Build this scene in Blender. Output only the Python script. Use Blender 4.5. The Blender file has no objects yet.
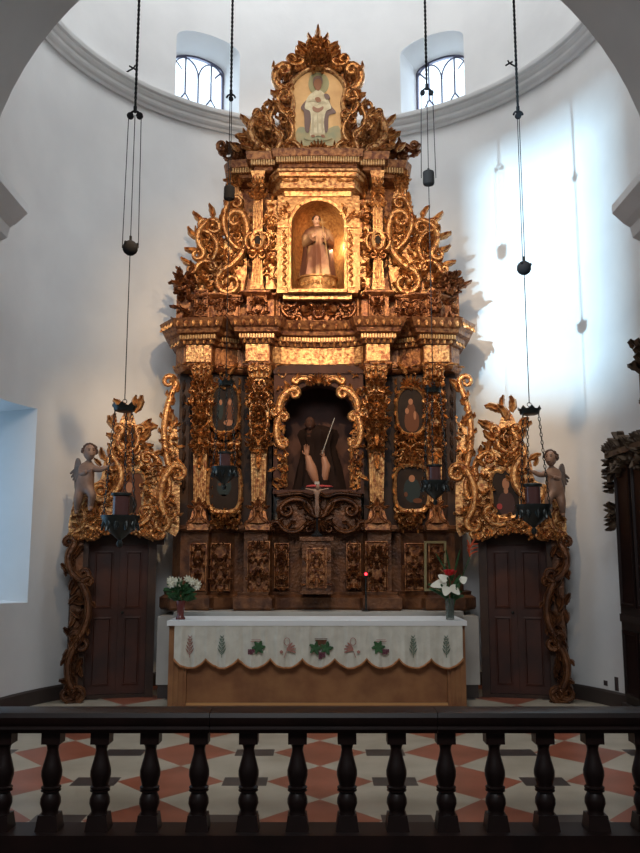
import bpy, math, random
from mathutils import Vector, Matrix
PI = math.pi
scene = bpy.context.scene
COL = scene.collection

# ------------------------------------------------------------------ camera
FOC, PITCH, EYE = 850.0, math.radians(8.83), 1.65
CP, SP = math.cos(PITCH), math.sin(PITCH)
cam_d = bpy.data.cameras.new('camera')
cam_d.sensor_fit = 'VERTICAL'; cam_d.sensor_height = 24.0
cam_d.lens = FOC/853.0*24.0
cam = bpy.data.objects.new('camera', cam_d); COL.objects.link(cam)
cam.location = (0, 0, EYE); cam.rotation_euler = (PI/2+PITCH, 0, 0)
scene.camera = cam

def ray(px, py):
    u = px-320.0; v = 426.5-py
    return u, FOC*CP-v*SP, FOC*SP+v*CP
def at(px, py, D):
    u, f, w = ray(px, py)
    return Vector((u/f*D, D, EYE+w/f*D))
def zz(py, D): return at(320, py, D).z
CX = -0.03      # centre line of the altarpiece

# ------------------------------------------------------------------ materials
def mat(name, col, rough=.6, metal=0.0, col2=None, nscale=6.0, bump=0.0, bscale=30.0, emit=None, estr=0, lo=.35, hi=.65, spec=.5, trans=0, alpha=1, detail=4):
    m = bpy.data.materials.new(name); m.use_nodes = True
    nt = m.node_tree; b = nt.nodes['Principled BSDF']
    b.inputs['Base Color'].default_value = (*col, 1); b.inputs['Roughness'].default_value = rough
    b.inputs['Metallic'].default_value = metal
    b.inputs['Specular IOR Level'].default_value = spec
    b.inputs['Transmission Weight'].default_value = trans
    b.inputs['Alpha'].default_value = alpha
    tc = nt.nodes.new('ShaderNodeTexCoord')
    if col2 is not None:
        n = nt.nodes.new('ShaderNodeTexNoise'); n.inputs['Scale'].default_value = nscale; n.inputs['Detail'].default_value = detail
        r = nt.nodes.new('ShaderNodeValToRGB')
        r.color_ramp.elements[0].position = lo; r.color_ramp.elements[0].color = (*col2, 1)
        r.color_ramp.elements[1].position = hi; r.color_ramp.elements[1].color = (*col, 1)
        nt.links.new(tc.outputs['Object'], n.inputs['Vector']); nt.links.new(n.outputs['Fac'], r.inputs['Fac'])
        nt.links.new(r.outputs['Color'], b.inputs['Base Color'])
    if bump:
        n2 = nt.nodes.new('ShaderNodeTexNoise'); n2.inputs['Scale'].default_value = bscale; n2.inputs['Detail'].default_value = 3
        bp = nt.nodes.new('ShaderNodeBump'); bp.inputs['Strength'].default_value = bump; bp.inputs['Distance'].default_value = .02
        nt.links.new(tc.outputs['Object'], n2.inputs['Vector']); nt.links.new(n2.outputs['Fac'], bp.inputs['Height'])
        nt.links.new(bp.outputs['Normal'], b.inputs['Normal'])
    if emit:
        b.inputs['Emission Color'].default_value = (*emit, 1); b.inputs['Emission Strength'].default_value = estr
    return m
M = {}
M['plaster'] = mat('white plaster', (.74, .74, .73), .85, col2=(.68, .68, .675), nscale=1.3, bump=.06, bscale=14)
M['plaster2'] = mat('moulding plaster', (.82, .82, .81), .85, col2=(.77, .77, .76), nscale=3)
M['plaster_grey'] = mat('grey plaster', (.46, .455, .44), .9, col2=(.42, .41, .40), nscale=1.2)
M['gold'] = mat('gilded wood', (.70, .40, .16), .36, .6, col2=(.27, .09, .035), nscale=24, bump=.45, bscale=42, lo=.36, hi=.58)
M['gold2'] = mat('bright gilding', (.74, .48, .22), .38, .5, col2=(.48, .26, .09), nscale=26, bump=.25, bscale=30)
M['gold_red'] = mat('worn gilding on red bole and frieze shade', (.38, .165, .06), .4, .5, col2=(.12, .035, .016), nscale=20, bump=.4, bscale=40)
M['wood_gilt'] = mat('brown carved wood', (.20, .080, .030), .40, .35, col2=(.075, .028, .013), nscale=7, bump=.4, bscale=30)
M['dark_recess'] = mat('dark wood and recess shade', (.05, .022, .011), .6, .1, col2=(.025, .011, .007), nscale=5)
M['red_wood'] = mat('red brown door wood', (.065, .016, .007), .6, col2=(.028, .008, .005), nscale=3, bump=.15, bscale=12)
M['altar_wood'] = mat('altar oak', (.34, .15, .055), .45, col2=(.22, .085, .03), nscale=4, bump=.1, bscale=20)
M['altar_wood_pale'] = mat('altar edge strip', (.62, .32, .12), .4)
M['rail'] = mat('dark polished rail wood', (.014, .0055, .0045), .4, col2=(.008, .0035, .003), nscale=4, spec=.25)
M['black_iron'] = mat('black iron', (.010, .010, .011), .85, 0, spec=.15)
M['bronze'] = mat('dark bronze', (.035, .04, .038), .35, .6)
M['steel'] = mat('dark cord', (.018, .018, .02), .9, .0, spec=.1)
M['lamp_glass'] = mat('smoky red lamp glass', (.14, .06, .055), .15, spec=.6)
M['cloth'] = mat('altar linen', (.70, .67, .57), .85, col2=(.60, .57, .48), nscale=9, bump=.1, bscale=20)
M['cloth_top'] = mat('white linen edge', (.80, .80, .78), .8)
M['gold_thread'] = mat('gold thread', (.42, .17, .06), .7)
M['green'] = mat('leaf green', (.035, .12, .035), .6, col2=(.02, .07, .02), nscale=20)
M['sage'] = mat('sage green thread', (.16, .22, .16), .8)
M['grape'] = mat('grape purple thread', (.15, .04, .06), .7)
M['rose_thread'] = mat('dusty rose thread', (.40, .19, .15), .8)
M['white_petal'] = mat('white petals', (.80, .76, .62), .6)
M['red_petal'] = mat('red petals', (.55, .01, .015), .5)
M['orange_petal'] = mat('orange bract', (.70, .13, .05), .5)
M['glass'] = mat('clear vase glass', (.45, .5, .45), .08, trans=.85)
M['vase_red'] = mat('wine red vase', (.14, .035, .03), .2)
M['skin'] = mat('painted flesh', (.24, .14, .095), .55, col2=(.16, .09, .06), nscale=8)
M['skin2'] = mat('pale painted flesh', (.72, .42, .28), .5)
M['hair'] = mat('dark brown hair', (.06, .03, .02), .7)
M['wing'] = mat('grey brown wing', (.16, .12, .10), .7)
M['robe'] = mat('gilded brown habit', (.52, .31, .16), .5, .3, col2=(.20, .08, .045), nscale=4, lo=.44, hi=.66)
M['cloak'] = mat('dark brown mantle', (.12, .045, .03), .6)
M['black_robe'] = mat('black velvet robe', (.018, .010, .008), .9, spec=.1)
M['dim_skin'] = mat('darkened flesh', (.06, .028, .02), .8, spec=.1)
M['red_cloth'] = mat('red cloth', (.30, .03, .03), .7)
M['marble'] = mat('pale marble', (.46, .43, .38), .5, col2=(.38, .35, .31), nscale=2)
M['base_stone'] = mat('dark stone base', (.045, .032, .027), .6)
M['lead'] = mat('window lead', (.10, .10, .16), .6)
M['niche_red'] = mat('dark red niche lining', (.08, .030, .020), .8, col2=(.045, .018, .013), nscale=4)
M['niche_gold'] = mat('tooled gold lining', (.56, .31, .12), .4, .5, col2=(.30, .13, .045), nscale=26, bump=.5, bscale=30)
M['c_dark'] = mat('painting dark', (.030, .019, .014), .6, col2=(.016, .011, .010), nscale=5, spec=.15)
M['c_teal'] = mat('painting blue black', (.022, .034, .036), .6, spec=.2)
M['c_brown'] = mat('painting brown', (.12, .045, .022), .6, spec=.2)
M['c_flesh'] = mat('painting flesh', (.34, .16, .09), .6, spec=.2)
M['c_gold'] = mat('painting amber sky', (.80, .50, .20), .55, col2=(.62, .34, .12), nscale=4)
M['c_mist'] = mat('painting green mist', (.32, .32, .18), .55, col2=(.52, .38, .17), nscale=6)
M['c_halo'] = mat('painting halo', (.33, .31, .15), .55)
M['c_white'] = mat('painting white robe', (.74, .66, .44), .55, col2=(.52, .42, .24), nscale=14)
M['c_purple'] = mat('painting plum cloak', (.17, .10, .08), .55)
M['pale_frame'] = mat('pale olive paint', (.20, .17, .08), .5)
M['c_robe'] = mat('painting dark robe', (.055, .028, .026), .6, spec=.2)
M['c_fold'] = mat('painting robe fold', (.50, .42, .26), .6)
M['c_pink'] = mat('painting pink sash', (.34, .16, .09), .5)
M['red_glow'] = mat('red lamp glow', (.5, .0, .01), .3, emit=(1, .02, .03), estr=9)
M['plate'] = mat('plastic plate', (.05, .035, .035), .5)
M['wax'] = mat('candle wax', (.7, .62, .5), .5)
M['bark'] = mat('near black carved wood', (.03, .02, .016), .5, col2=(.018, .012, .01), nscale=8)
M['bark_gilt'] = mat('dull gilt carving', (.13, .085, .05), .5, .4, col2=(.05, .03, .02), nscale=12)

def glass_mat(c_=(.94, .97, 1, 1)):
    m = bpy.data.materials.new('window glass'); m.use_nodes = True; nt = m.node_tree
    nt.nodes.clear(); o = nt.nodes.new('ShaderNodeOutputMaterial'); mx = nt.nodes.new('ShaderNodeMixShader')
    t = nt.nodes.new('ShaderNodeBsdfTransparent'); g = nt.nodes.new('ShaderNodeBsdfGlossy'); g.inputs['Roughness'].default_value = .05
    t.inputs['Color'].default_value = c_; mx.inputs[0].default_value = .06
    nt.links.new(t.outputs[0], mx.inputs[1]); nt.links.new(g.outputs[0], mx.inputs[2]); nt.links.new(mx.outputs[0], o.inputs[0])
    return m
M['pane'] = glass_mat()
M['pane_blue'] = glass_mat((.34, .52, .66, 1))
M['rod'] = mat('pale metal rod', (.35, .33, .30), .5)

def floor_mat():
    m = bpy.data.materials.new('inlaid marble floor'); m.use_nodes = True; nt = m.node_tree
    b = nt.nodes['Principled BSDF']; b.inputs['Roughness'].default_value = .32
    tc = nt.nodes.new('ShaderNodeTexCoord'); sx = nt.nodes.new('ShaderNodeSeparateXYZ'); nt.links.new(tc.outputs['Object'], sx.inputs[0])
    def mth(op, a, b_=None):
        n = nt.nodes.new('ShaderNodeMath'); n.operation = op
        for i, q in enumerate((a, b_)):
            if q is None: continue
            if isinstance(q, (int, float)): n.inputs[i].default_value = q
            else: nt.links.new(q, n.inputs[i])
        return n.outputs[0]
    def wrap(s, off, per):                     # distance to the nearest lattice line
        a = mth('ADD', s, -off + per*50.5); a = mth('MODULO', a, per)
        return mth('ABSOLUTE', mth('SUBTRACT', a, per/2))
    PX, PY, Y0 = 1.12, .96, 6.70
    dx = wrap(sx.outputs[0], 0, PX); dy = wrap(sx.outputs[1], Y0, PY); dx2 = wrap(sx.outputs[0], PX/2, PX)
    rh = mth('LESS_THAN', mth('ADD', mth('DIVIDE', dx, .40), mth('DIVIDE', dy, PY/2)), 1.0)
    bar = mth('MULTIPLY', mth('LESS_THAN', dx2, .165), mth('LESS_THAN', dy, .125))
    nz = nt.nodes.new('ShaderNodeTexNoise'); nz.inputs['Scale'].default_value = 2.6; nz.inputs['Detail'].default_value = 6
    nt.links.new(tc.outputs['Object'], nz.inputs['Vector'])
    def ramp(c1, c2):
        r = nt.nodes.new('ShaderNodeValToRGB'); r.color_ramp.elements[0].position = .35; r.color_ramp.elements[1].position = .65
        r.color_ramp.elements[0].color = (*c1, 1); r.color_ramp.elements[1].color = (*c2, 1)
        nt.links.new(nz.outputs['Fac'], r.inputs[0]); return r.outputs[0]
    def mix(f, a, c):
        n = nt.nodes.new('ShaderNodeMix'); n.data_type = 'RGBA'
        nt.links.new(f, n.inputs[0]); nt.links.new(a, n.inputs[6]); nt.links.new(c, n.inputs[7]); return n.outputs[2]
    c = mix(rh, ramp((.36, .31, .23), (.45, .39, .30)), ramp((.24, .07, .035), (.33, .10, .055)))
    c = mix(bar, c, ramp((.035, .028, .024), (.06, .045, .04)))
    nt.links.new(c, b.inputs['Base Color'])
    return m
M['floor'] = floor_mat()

# ------------------------------------------------------------------ mesh builder
class Fr:
    def __init__(s, O, U=(1, 0, 0), V=(0, 0, 1), N=(0, -1, 0)):
        s.O = Vector(O); s.U = Vector(U).normalized(); s.V = Vector(V).normalized(); s.N = Vector(N).normalized()
    def __call__(s, u, v, n=0.0): return s.O+s.U*u+s.V*v+s.N*n
    def px(s, x, y):
        d = Vector(ray(x, y)); c = Vector((0, 0, EYE))
        t = (s.O-c).dot(s.N)/d.dot(s.N); p = c+d*t-s.O
        return (p.dot(s.U), p.dot(s.V))
    def pxs(s, L): return [s.px(*p) for p in L]
def wl(o):
    v = Vector((0, 0, 0))
    while o is not None: v += o.location; o = o.parent
    return v
class MB:
    def __init__(s): s.v = []; s.f = []; s.m = []; s.cur = 0
    def add(s, vs, fs):
        b = len(s.v); s.v.extend([Vector(p) for p in vs]); s.f.extend([tuple(b+i for i in f) for f in fs]); s.m.extend([s.cur]*len(fs))
    def grid(s, rows, cu=False, cv=False):          # rows of points; cu closes each row, cv closes the stack
        n = len(rows[0]); vs = [p for r in rows for p in r]; fs = []
        R = len(rows)
        for i in range(R if cv else R-1):
            for j in range(n if cu else n-1):
                a = i*n+j; b = i*n+(j+1) % n; c = ((i+1) % R)*n+(j+1) % n; d = ((i+1) % R)*n+j
                fs.append((a, b, c, d))
        s.add(vs, fs)
    def fbox(s, F, u0, u1, v0, v1, n0, n1):
        P = [F(u, v, n) for n in (n0, n1) for v in (v0, v1) for u in (u0, u1)]
        s.add(P, [(4, 5, 7, 6), (0, 2, 3, 1), (0, 1, 5, 4), (2, 6, 7, 3), (0, 4, 6, 2), (1, 3, 7, 5)])
    def box(s, x0, x1, y0, y1, z0, z1): s.fbox(Fr((0, 0, 0)), x0, x1, z0, z1, -y1, -y0)
    def frust(s, F, a, b):                         # a, b: (u0,u1,v,n0,n1)
        P = []
        for (u0, u1, v, n0, n1) in (a, b): P += [F(u0, v, n0), F(u1, v, n0), F(u1, v, n1), F(u0, v, n1)]
        s.add(P, [(0, 1, 2, 3), (7, 6, 5, 4), (0, 4, 5, 1), (1, 5, 6, 2), (2, 6, 7, 3), (3, 7, 4, 0)])
    def plate(s, F, poly, n0, n1, bev=0.0):
        A = [F(u, v, n0) for u, v in poly]; k = len(poly)
        if bev:
            cu = sum(p[0] for p in poly)/k; cv = sum(p[1] for p in poly)/k
            off = offset(poly, -bev, True)
            B = [F(u, v, n1-bev) for u, v in poly]; C_ = [F(u, v, n1) for u, v in off]
            s.add(A+B+C_, [tuple(range(k-1, -1, -1)), tuple(range(2*k, 3*k))]+[(i, (i+1) % k, k+(i+1) % k, k+i) for i in range(k)]+[(k+i, k+(i+1) % k, 2*k+(i+1) % k, 2*k+i) for i in range(k)])
        else:
            B = [F(u, v, n1) for u, v in poly]
            s.add(A+B, [tuple(range(k-1, -1, -1)), tuple(range(k, 2*k))]+[(i, (i+1) % k, k+(i+1) % k, k+i) for i in range(k)])
    def tube(s, pts, rad, n=8, cap=True, sq=1.0, up=None):
        pts = [Vector(p) for p in pts]; rows = []
        if isinstance(rad, (int, float)): rad = [rad]*len(pts)
        prev = None
        for i, p in enumerate(pts):
            t = (pts[min(i+1, len(pts)-1)]-pts[max(i-1, 0)]).normalized()
            ref = Vector(up) if up else (prev if prev is not None else (Vector((0, 0, 1)) if abs(t.z) < .9 else Vector((1, 0, 0))))
            a = t.cross(ref)
            if a.length < 1e-5: a = t.cross(Vector((1, 0, 0)))
            a.normalize(); b = a.cross(t).normalized(); prev = b
            rows.append([p+a*(math.cos(2*PI*k/n)*rad[i])+b*(math.sin(2*PI*k/n)*rad[i]*sq) for k in range(n)])
        s.grid(rows, cu=True)
        if cap:
            s.add(rows[0], [tuple(range(n-1, -1, -1))]); s.add(rows[-1], [tuple(range(n))])
    def lathe(s, c, prof, n=20, cap=True, a0=0, a1=2*PI, sq=1.0):
        c = Vector(c); full = abs(a1-a0-2*PI) < 1e-6; k = n if full else n+1
        rows = [[c+Vector((r*math.cos(a0+(a1-a0)*j/n), sq*r*math.sin(a0+(a1-a0)*j/n), z)) for j in range(k)] for r, z in prof]
        s.grid(rows, cu=full)
        if cap and full:
            if prof[0][0] > 1e-4: s.add(rows[0], [tuple(range(k-1, -1, -1))])
            if prof[-1][0] > 1e-4: s.add(rows[-1], [tuple(range(k))])
    def ball(s, c, r, n=8, sx=1, sy=1, sz=1):
        c = Vector(c); rows = []
        for i in range(n//2+1):
            t = PI*i/(n//2); rr = max(math.sin(t), 1e-3)
            rows.append([c+Vector((r*sx*rr*math.cos(2*PI*j/n), r*sy*rr*math.sin(2*PI*j/n), -r*sz*math.cos(t))) for j in range(n)])
        s.grid(rows, cu=True)
    # ---- carving vocabulary
    def leaf(s, F, u, v, ang, L, W, h, bend=0.0, lobes=3, n0=0.0, nS=7):
        prof = ((-1, 0), (-.55, 1), (0, .55), (.55, 1), (1, 0))
        rows = []; a = ang
        for i in range(nS+1):
            t = i/nS
            w = W*.55*(math.sin(PI*(t*.80+.12))**.8)*(1-.34*abs(math.sin(lobes*PI*t)))
            hh = h*(.35+.9*math.sin(PI*t*.8)+(.5*max(0, t-.7)/.3))
            w = max(w, W*.03); lift = h*1.6*max(0, t-.55)
            rows.append([F(u-math.sin(a)*w*k, v+math.cos(a)*w*k, n0+lift+hh*q) for k, q in prof])
            u += math.cos(a)*L/nS; v += math.sin(a)*L/nS; a += bend/nS
        s.grid(rows, cu=True); s.add(rows[-1], [(0, 1, 2, 3, 4)])
    def strip(s, F, pts, w, h, n0=0.0):
        prof = ((-1, 0), (-.9, .7), (-.55, .95), (-.3, .72), (.3, .72), (.55, .95), (.9, .7), (1, 0)); rows = []
        k = len(pts)
        for i, p in enumerate(pts):
            q0 = pts[max(i-1, 0)]; q1 = pts[min(i+1, k-1)]
            du, dv = q1[0]-q0[0], q1[1]-q0[1]; L = math.hypot(du, dv) or 1; du /= L; dv /= L
            ww = (w(i/(k-1)) if callable(w) else w)*.5; hh = h(i/(k-1)) if callable(h) else h
            rows.append([F(p[0]-dv*ww*a, p[1]+du*ww*a, n0+hh*b) for a, b in prof])
        s.grid(rows, cu=True)
        m = len(prof)
        s.add(rows[0], [tuple(range(m-1, -1, -1))]); s.add(rows[-1], [tuple(range(m))])
    def volute(s, F, A, B, sag, sa, sb, w, h, ra=.2, rb=.2, n0=0.0, turns=1.15):
        A = Vector(A); B = Vector(B); d = B-A; L = d.length; th = math.atan2(d.y, d.x)
        half = 2*math.atan(2*abs(sag)) if sag else .001; sg = 1 if sag >= 0 else -1
        pts = []; N = 12; a = th+sg*half
        # circular arc from A to B
        Rr = L/2/math.sin(half) if half > .01 else None
        arc = []
        for i in range(N+1):
            t = i/N
            if Rr is None: arc.append((A+d*t, th))
            else:
                aa = th+sg*half*(1-2*t)
                c = A+Vector((math.sin(th+sg*half), -math.cos(th+sg*half)))*Rr*sg
                arc.append((c+Vector((-math.sin(aa), math.cos(aa)))*Rr*sg, aa))
        def spir(P, hd, sign, r):
            out = []; p = Vector(P); k = int(11*turns)
            for i in range(k):
                t = i/k; rr = r*(1-.8*t); da = 2*PI*turns/k
                hd += sign*da; p = p+Vector((math.cos(hd), math.sin(hd)))*rr*da; out.append(Vector(p))
            return out
        e = spir(arc[-1][0], arc[-1][1], sb, rb*L); st = spir(arc[0][0], arc[0][1]+PI, sa, ra*L)
        pts = [tuple(p) for p in reversed(st)]+[tuple(p[0]) for p in arc]+[tuple(p) for p in e]
        s.strip(F, pts, lambda t: w*(.45+.75*math.sin(PI*t)), lambda t: h*(.7+.5*math.sin(PI*t)), n0)
        k = max(3, int(L/.055)) if w > .035 else 0            # acanthus sprouting along the scroll
        for i in range(k):
            p, hd = arc[min(N, int(N*(i+.5)/k))]; out_ = -sg if i % 4 else sg
            nx_, ny_ = -math.sin(hd)*out_, math.cos(hd)*out_
            s.leaf(F, p.x+nx_*w*.3, p.y+ny_*w*.3, hd+out_*.55+(PI*0 if i % 2 else out_*.5), w*1.15, w*.85, h*.6, -out_*1.2, 2, n0, 5)
        for q, r in ((e[-1], rb), (st[-1], ra)): s.boss(F, q[0], q[1], max(.010, r*L*.28), h*.9+n0)
    def boss(s, F, u, v, r, n):
        rows = []
        for i in range(4):
            t = PI/2*i/3; rows.append([F(u+r*math.cos(t)*math.cos(2*PI*j/7), v+r*math.cos(t)*math.sin(2*PI*j/7), n*(.3+.7*math.sin(t)) if i else 0) for j in range(7)])
        s.grid(rows, cu=True)
    def rosette(s, F, u, v, r, h, k=6, n0=0.0):
        for i in range(k): s.leaf(F, u, v, 2*PI*i/k+.3, r, r*.75, h, 0, 1, n0, 4)
        s.boss(F, u, v, r*.3, n0+h*1.5)
    def shell(s, F, u, v, ang, r, h, n0=0.0, k=7, spread=2.3):
        for i in range(k):
            a = ang+spread*(i/(k-1)-.5); s.leaf(F, u, v, a, r*(1-.25*abs(i/(k-1)-.5)), r*.36, h, 0, 1, n0, 5)
        s.boss(F, u, v, r*.2, n0+h*1.4)
    def foliage(s, F, poly, n, size, h, rng, sym=False, n0=0.0, up=None):
        us = [p[0] for p in poly]; vs = [p[1] for p in poly]; c = (min(us)+max(us))/2; cnt = 0; tries = 0
        while cnt < n and tries < n*30:
            tries += 1
            u = rng.uniform(min(us), max(us)); v = rng.uniform(min(vs), max(vs))
            if sym and u > c: continue
            if not inside(u, v, poly): continue
            cnt += 1
            z = size*rng.uniform(.6, 1.25); k = rng.random(); a = rng.uniform(0, 2*PI) if up is None else up+rng.uniform(-1.3, 1.3); bd = rng.uniform(-2.2, 2.2); hh = h*rng.uniform(.6, 1.3); lb = rng.choice((2, 3)); q = rng.choice((-1, 1))
            for sd in ((1, -1) if sym else (1,)):
                uu = c+(u-c)*sd; aa = a if sd == 1 else PI-a
                if k < .68: s.leaf(F, uu, v, aa, z, z*.5, hh, bd*sd, lb, n0, 6)
                elif k < .9: s.volute(F, (uu-math.cos(aa)*z*.5, v-math.sin(aa)*z*.5), (uu+math.cos(aa)*z*.5, v+math.sin(aa)*z*.5), .3*sd, -sd, -sd*q, z*.2, hh, .22, .2, n0, .9)
                else: s.rosette(F, uu, v, z*.42, hh, 6, n0)
    def moulding(s, path, prof, back=None, closed=False):   # path in plan (x,y) left to right; prof (out,z) bottom to top
        rows = []
        for o, z in prof:
            rows.append([Vector((p[0], p[1], z)) for p in offset(path, o, closed)])
        if back is not None:
            rows = [r+[Vector((r[-1].x, back, r[-1].z)), Vector((r[0].x, back, r[0].z))] for r in rows]
            s.grid(rows, cu=True); k = len(rows[0])
            s.add(rows[0], [tuple(range(k-1, -1, -1))]); s.add(rows[-1], [tuple(range(k))])
        else: s.grid(rows, cu=closed)
    def ring(s, F, path, prof):                      # closed path in (u,v); prof (out,n)
        rows = [[F(u, v, n) for u, v in offset(path, o, True)] for o, n in prof]
        s.grid(rows, cu=True, cv=True)
    def archwall(s, F, u0, u1, v0, v1, cu, r, vs, n0, n1, n=18, ry=None):
        ry = ry or r
        A = [(cu-r, v0)]+[(cu-r*math.cos(PI*i/n), vs+ry*math.sin(PI*i/n)) for i in range(n+1)]+[(cu+r, v0)]
        for nn in (n0, n1):
            s.add([F(u0, v0, nn), F(cu-r, v0, nn), F(cu-r, v1, nn), F(u0, v1, nn)], [(0, 1, 2, 3)])
            s.add([F(u1, v0, nn), F(cu+r, v0, nn), F(cu+r, v1, nn), F(u1, v1, nn)], [(0, 1, 2, 3)])
            for i in range(1, len(A)-2):
                s.add([F(*A[i], nn), F(*A[i+1], nn), F(A[i+1][0], v1, nn), F(A[i][0], v1, nn)], [(0, 1, 2, 3)])
        s.grid([[F(*p, n0) for p in A], [F(*p, n1) for p in A]])
        for a, b in (((u0, v0), (u0, v1)), ((u1, v0), (u1, v1)), ((u0, v1), (u1, v1)), ((u0, v0), (cu-r, v0)), ((cu+r, v0), (u1, v0))):
            s.add([F(*a, n0), F(*b, n0), F(*b, n1), F(*a, n1)], [(0, 1, 2, 3)])
    def mirror(s):
        for p in s.v: p.x = 2*CX-p.x
        s.f = [tuple(reversed(f)) for f in s.f]; return s
    def bend(s, fn): s.v = [fn(p) for p in s.v]; return s
    def build(s, name, mats, parent=None, smooth=True, kind=None, angle=None):
        if isinstance(mats, str): mats = [mats]
        o0 = wl(parent) if parent else Vector((0, 0, 0))
        me = bpy.data.meshes.new(name); me.from_pydata([p-o0 for p in s.v], [], s.f)
        for m in mats: me.materials.append(M[m])
        if len(mats) > 1: me.polygons.foreach_set('material_index', s.m)
        me.validate()
        import bmesh
        b = bmesh.new(); b.from_mesh(me); bmesh.ops.recalc_face_normals(b, faces=b.faces); b.to_mesh(me); b.free()
        if smooth:
            me.polygons.foreach_set('use_smooth', [True]*len(me.polygons))
            me.set_sharp_from_angle(angle=math.radians(angle or 38))
        o = bpy.data.objects.new(name, me); COL.objects.link(o)
        if parent: o.parent = parent
        if kind: o['kind'] = kind
        return o
def offset(path, o, closed=False):
    k = len(path); out = []
    for i in range(k):
        p = path[i]; a = path[(i-1) % k] if (closed or i > 0) else None; b = path[(i+1) % k] if (closed or i < k-1) else None
        ns = []
        for q0, q1 in ((a, p), (p, b)):
            if q0 is None or q1 is None: continue
            dx, dy = q1[0]-q0[0], q1[1]-q0[1]; L = math.hypot(dx, dy)
            if L < 1e-7: continue
            ns.append((dy/L, -dx/L))
        if len(ns) == 2:
            mx, my = ns[0][0]+ns[1][0], ns[0][1]+ns[1][1]; L = mx*mx+my*my
            c = max(L/2, .35)                        # limits the mitre at sharp corners
            out.append((p[0]+mx/c*o, p[1]+my/c*o))
        else: out.append((p[0]+ns[0][0]*o, p[1]+ns[0][1]*o))
    return out
def inside(x, y, poly):
    r = False; j = len(poly)-1
    for i in range(len(poly)):
        xi, yi = poly[i]; xj, yj = poly[j]
        if (yi > y) != (yj > y) and x < (xj-xi)*(y-yi)/(yj-yi)+xi: r = not r
        j = i
    return r
def smooth(pts, n=6, closed=False):
    k = len(pts); out = []
    for i in range(k if closed else k-1):
        g = lambda j: Vector(pts[j % k]) if closed else Vector(pts[max(0, min(k-1, j))])
        p0, p1, p2, p3 = g(i-1), g(i), g(i+1), g(i+2)
        for q in range(n):
            t = q/n
            out.append(tuple(.5*((2*p1)+(p2-p0)*t+(2*p0-5*p1+4*p2-p3)*t*t+(3*p1-p0-3*p2+p3)*t**3)))
    if not closed: out.append(tuple(pts[-1]))
    return out
def thing(name, loc, label, cat, group=None):
    o = bpy.data.objects.new(name, None); COL.objects.link(o); o.location = loc; o.empty_display_size = .1
    return tag(o, label, cat, group)
def tag(o, label, cat, group=None):
    o['label'] = label; o['category'] = cat
    if group: o['group'] = group
    return o
def skin(points, edges, radii, levels=1):
    me = bpy.data.meshes.new('t'); me.from_pydata(points, edges, [])
    o = bpy.data.objects.new('t', me); COL.objects.link(o)
    o.modifiers.new('s', 'SKIN'); o.modifiers.new('d', 'SUBSURF').levels = levels
    for i, r in enumerate(radii):
        q = r if isinstance(r, tuple) else (r, r); me.skin_vertices[0].data[i].radius = q
    me.skin_vertices[0].data[0].use_root = True
    dg = bpy.context.evaluated_depsgraph_get(); ev = o.evaluated_get(dg); m2 = ev.to_mesh()
    vs = [v.co.copy() for v in m2.vertices]; fs = [tuple(p.vertices) for p in m2.polygons]; ev.to_mesh_clear()
    bpy.data.objects.remove(o); bpy.data.meshes.remove(me)
    return vs, fs
def boolean_cut(o, cutters):
    for c in cutters:
        m = o.modifiers.new('b', 'BOOLEAN'); m.operation = 'DIFFERENCE'; m.object = c; m.solver = 'EXACT'
    dg = bpy.context.evaluated_depsgraph_get(); me = bpy.data.meshes.new_from_object(o.evaluated_get(dg))
    o.modifiers.clear(); old = o.data; o.data = me; bpy.data.meshes.remove(old)
    for c in cutters: bpy.data.objects.remove(c)

# ================================================================== THE SETTING
R, YC = 3.52, 8.80           # apse wall radius and centre depth
ZT = 10.7                     # springing of the dome
ARCH_N, ARCH_F = 5.7, 7.6     # near and far face of the chancel arch

mb = MB(); mb.box(-4.4, 4.4, 5.30, 13.2, -.2, 0); mb.build('floor', 'floor', kind='structure', smooth=False)
mb = MB(); mb.box(-4.4, 4.4, -4.9, 5.24, -.37, -.17); mb.build('floor_nave', 'base_stone', kind='structure', smooth=False)
# apse wall: thick shell, U shaped in plan
def uplan(r, y0, n=48): return [(-r, y0)]+[(-r*math.cos(PI*i/n), YC+r*math.sin(PI*i/n)) for i in range(n+1)]+[(r, y0)]
inner = uplan(R, ARCH_F); outer = uplan(R+.85, ARCH_F)
mb = MB()
mb.grid([[Vector((x, y, z)) for x, y in inner+outer[::-1]] for z in (0, ZT)], cu=True)
k = len(inner)
for z in (0, ZT):
    for i in range(k-1):
        mb.add([(*inner[i], z), (*inner[i+1], z), (*outer[i+1], z), (*outer[i], z)], [(0, 1, 2, 3) if z else (3, 2, 1, 0)])
import bmesh
wall = mb.build('wall_apse', 'plaster', smooth=False, kind='structure')
b_ = bmesh.new(); b_.from_mesh(wall.data); bmesh.ops.remove_doubles(b_, verts=b_.verts, dist=1e-4); bmesh.ops.recalc_face_normals(b_, faces=b_.faces); b_.to_mesh(wall.data); b_.free()

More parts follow.
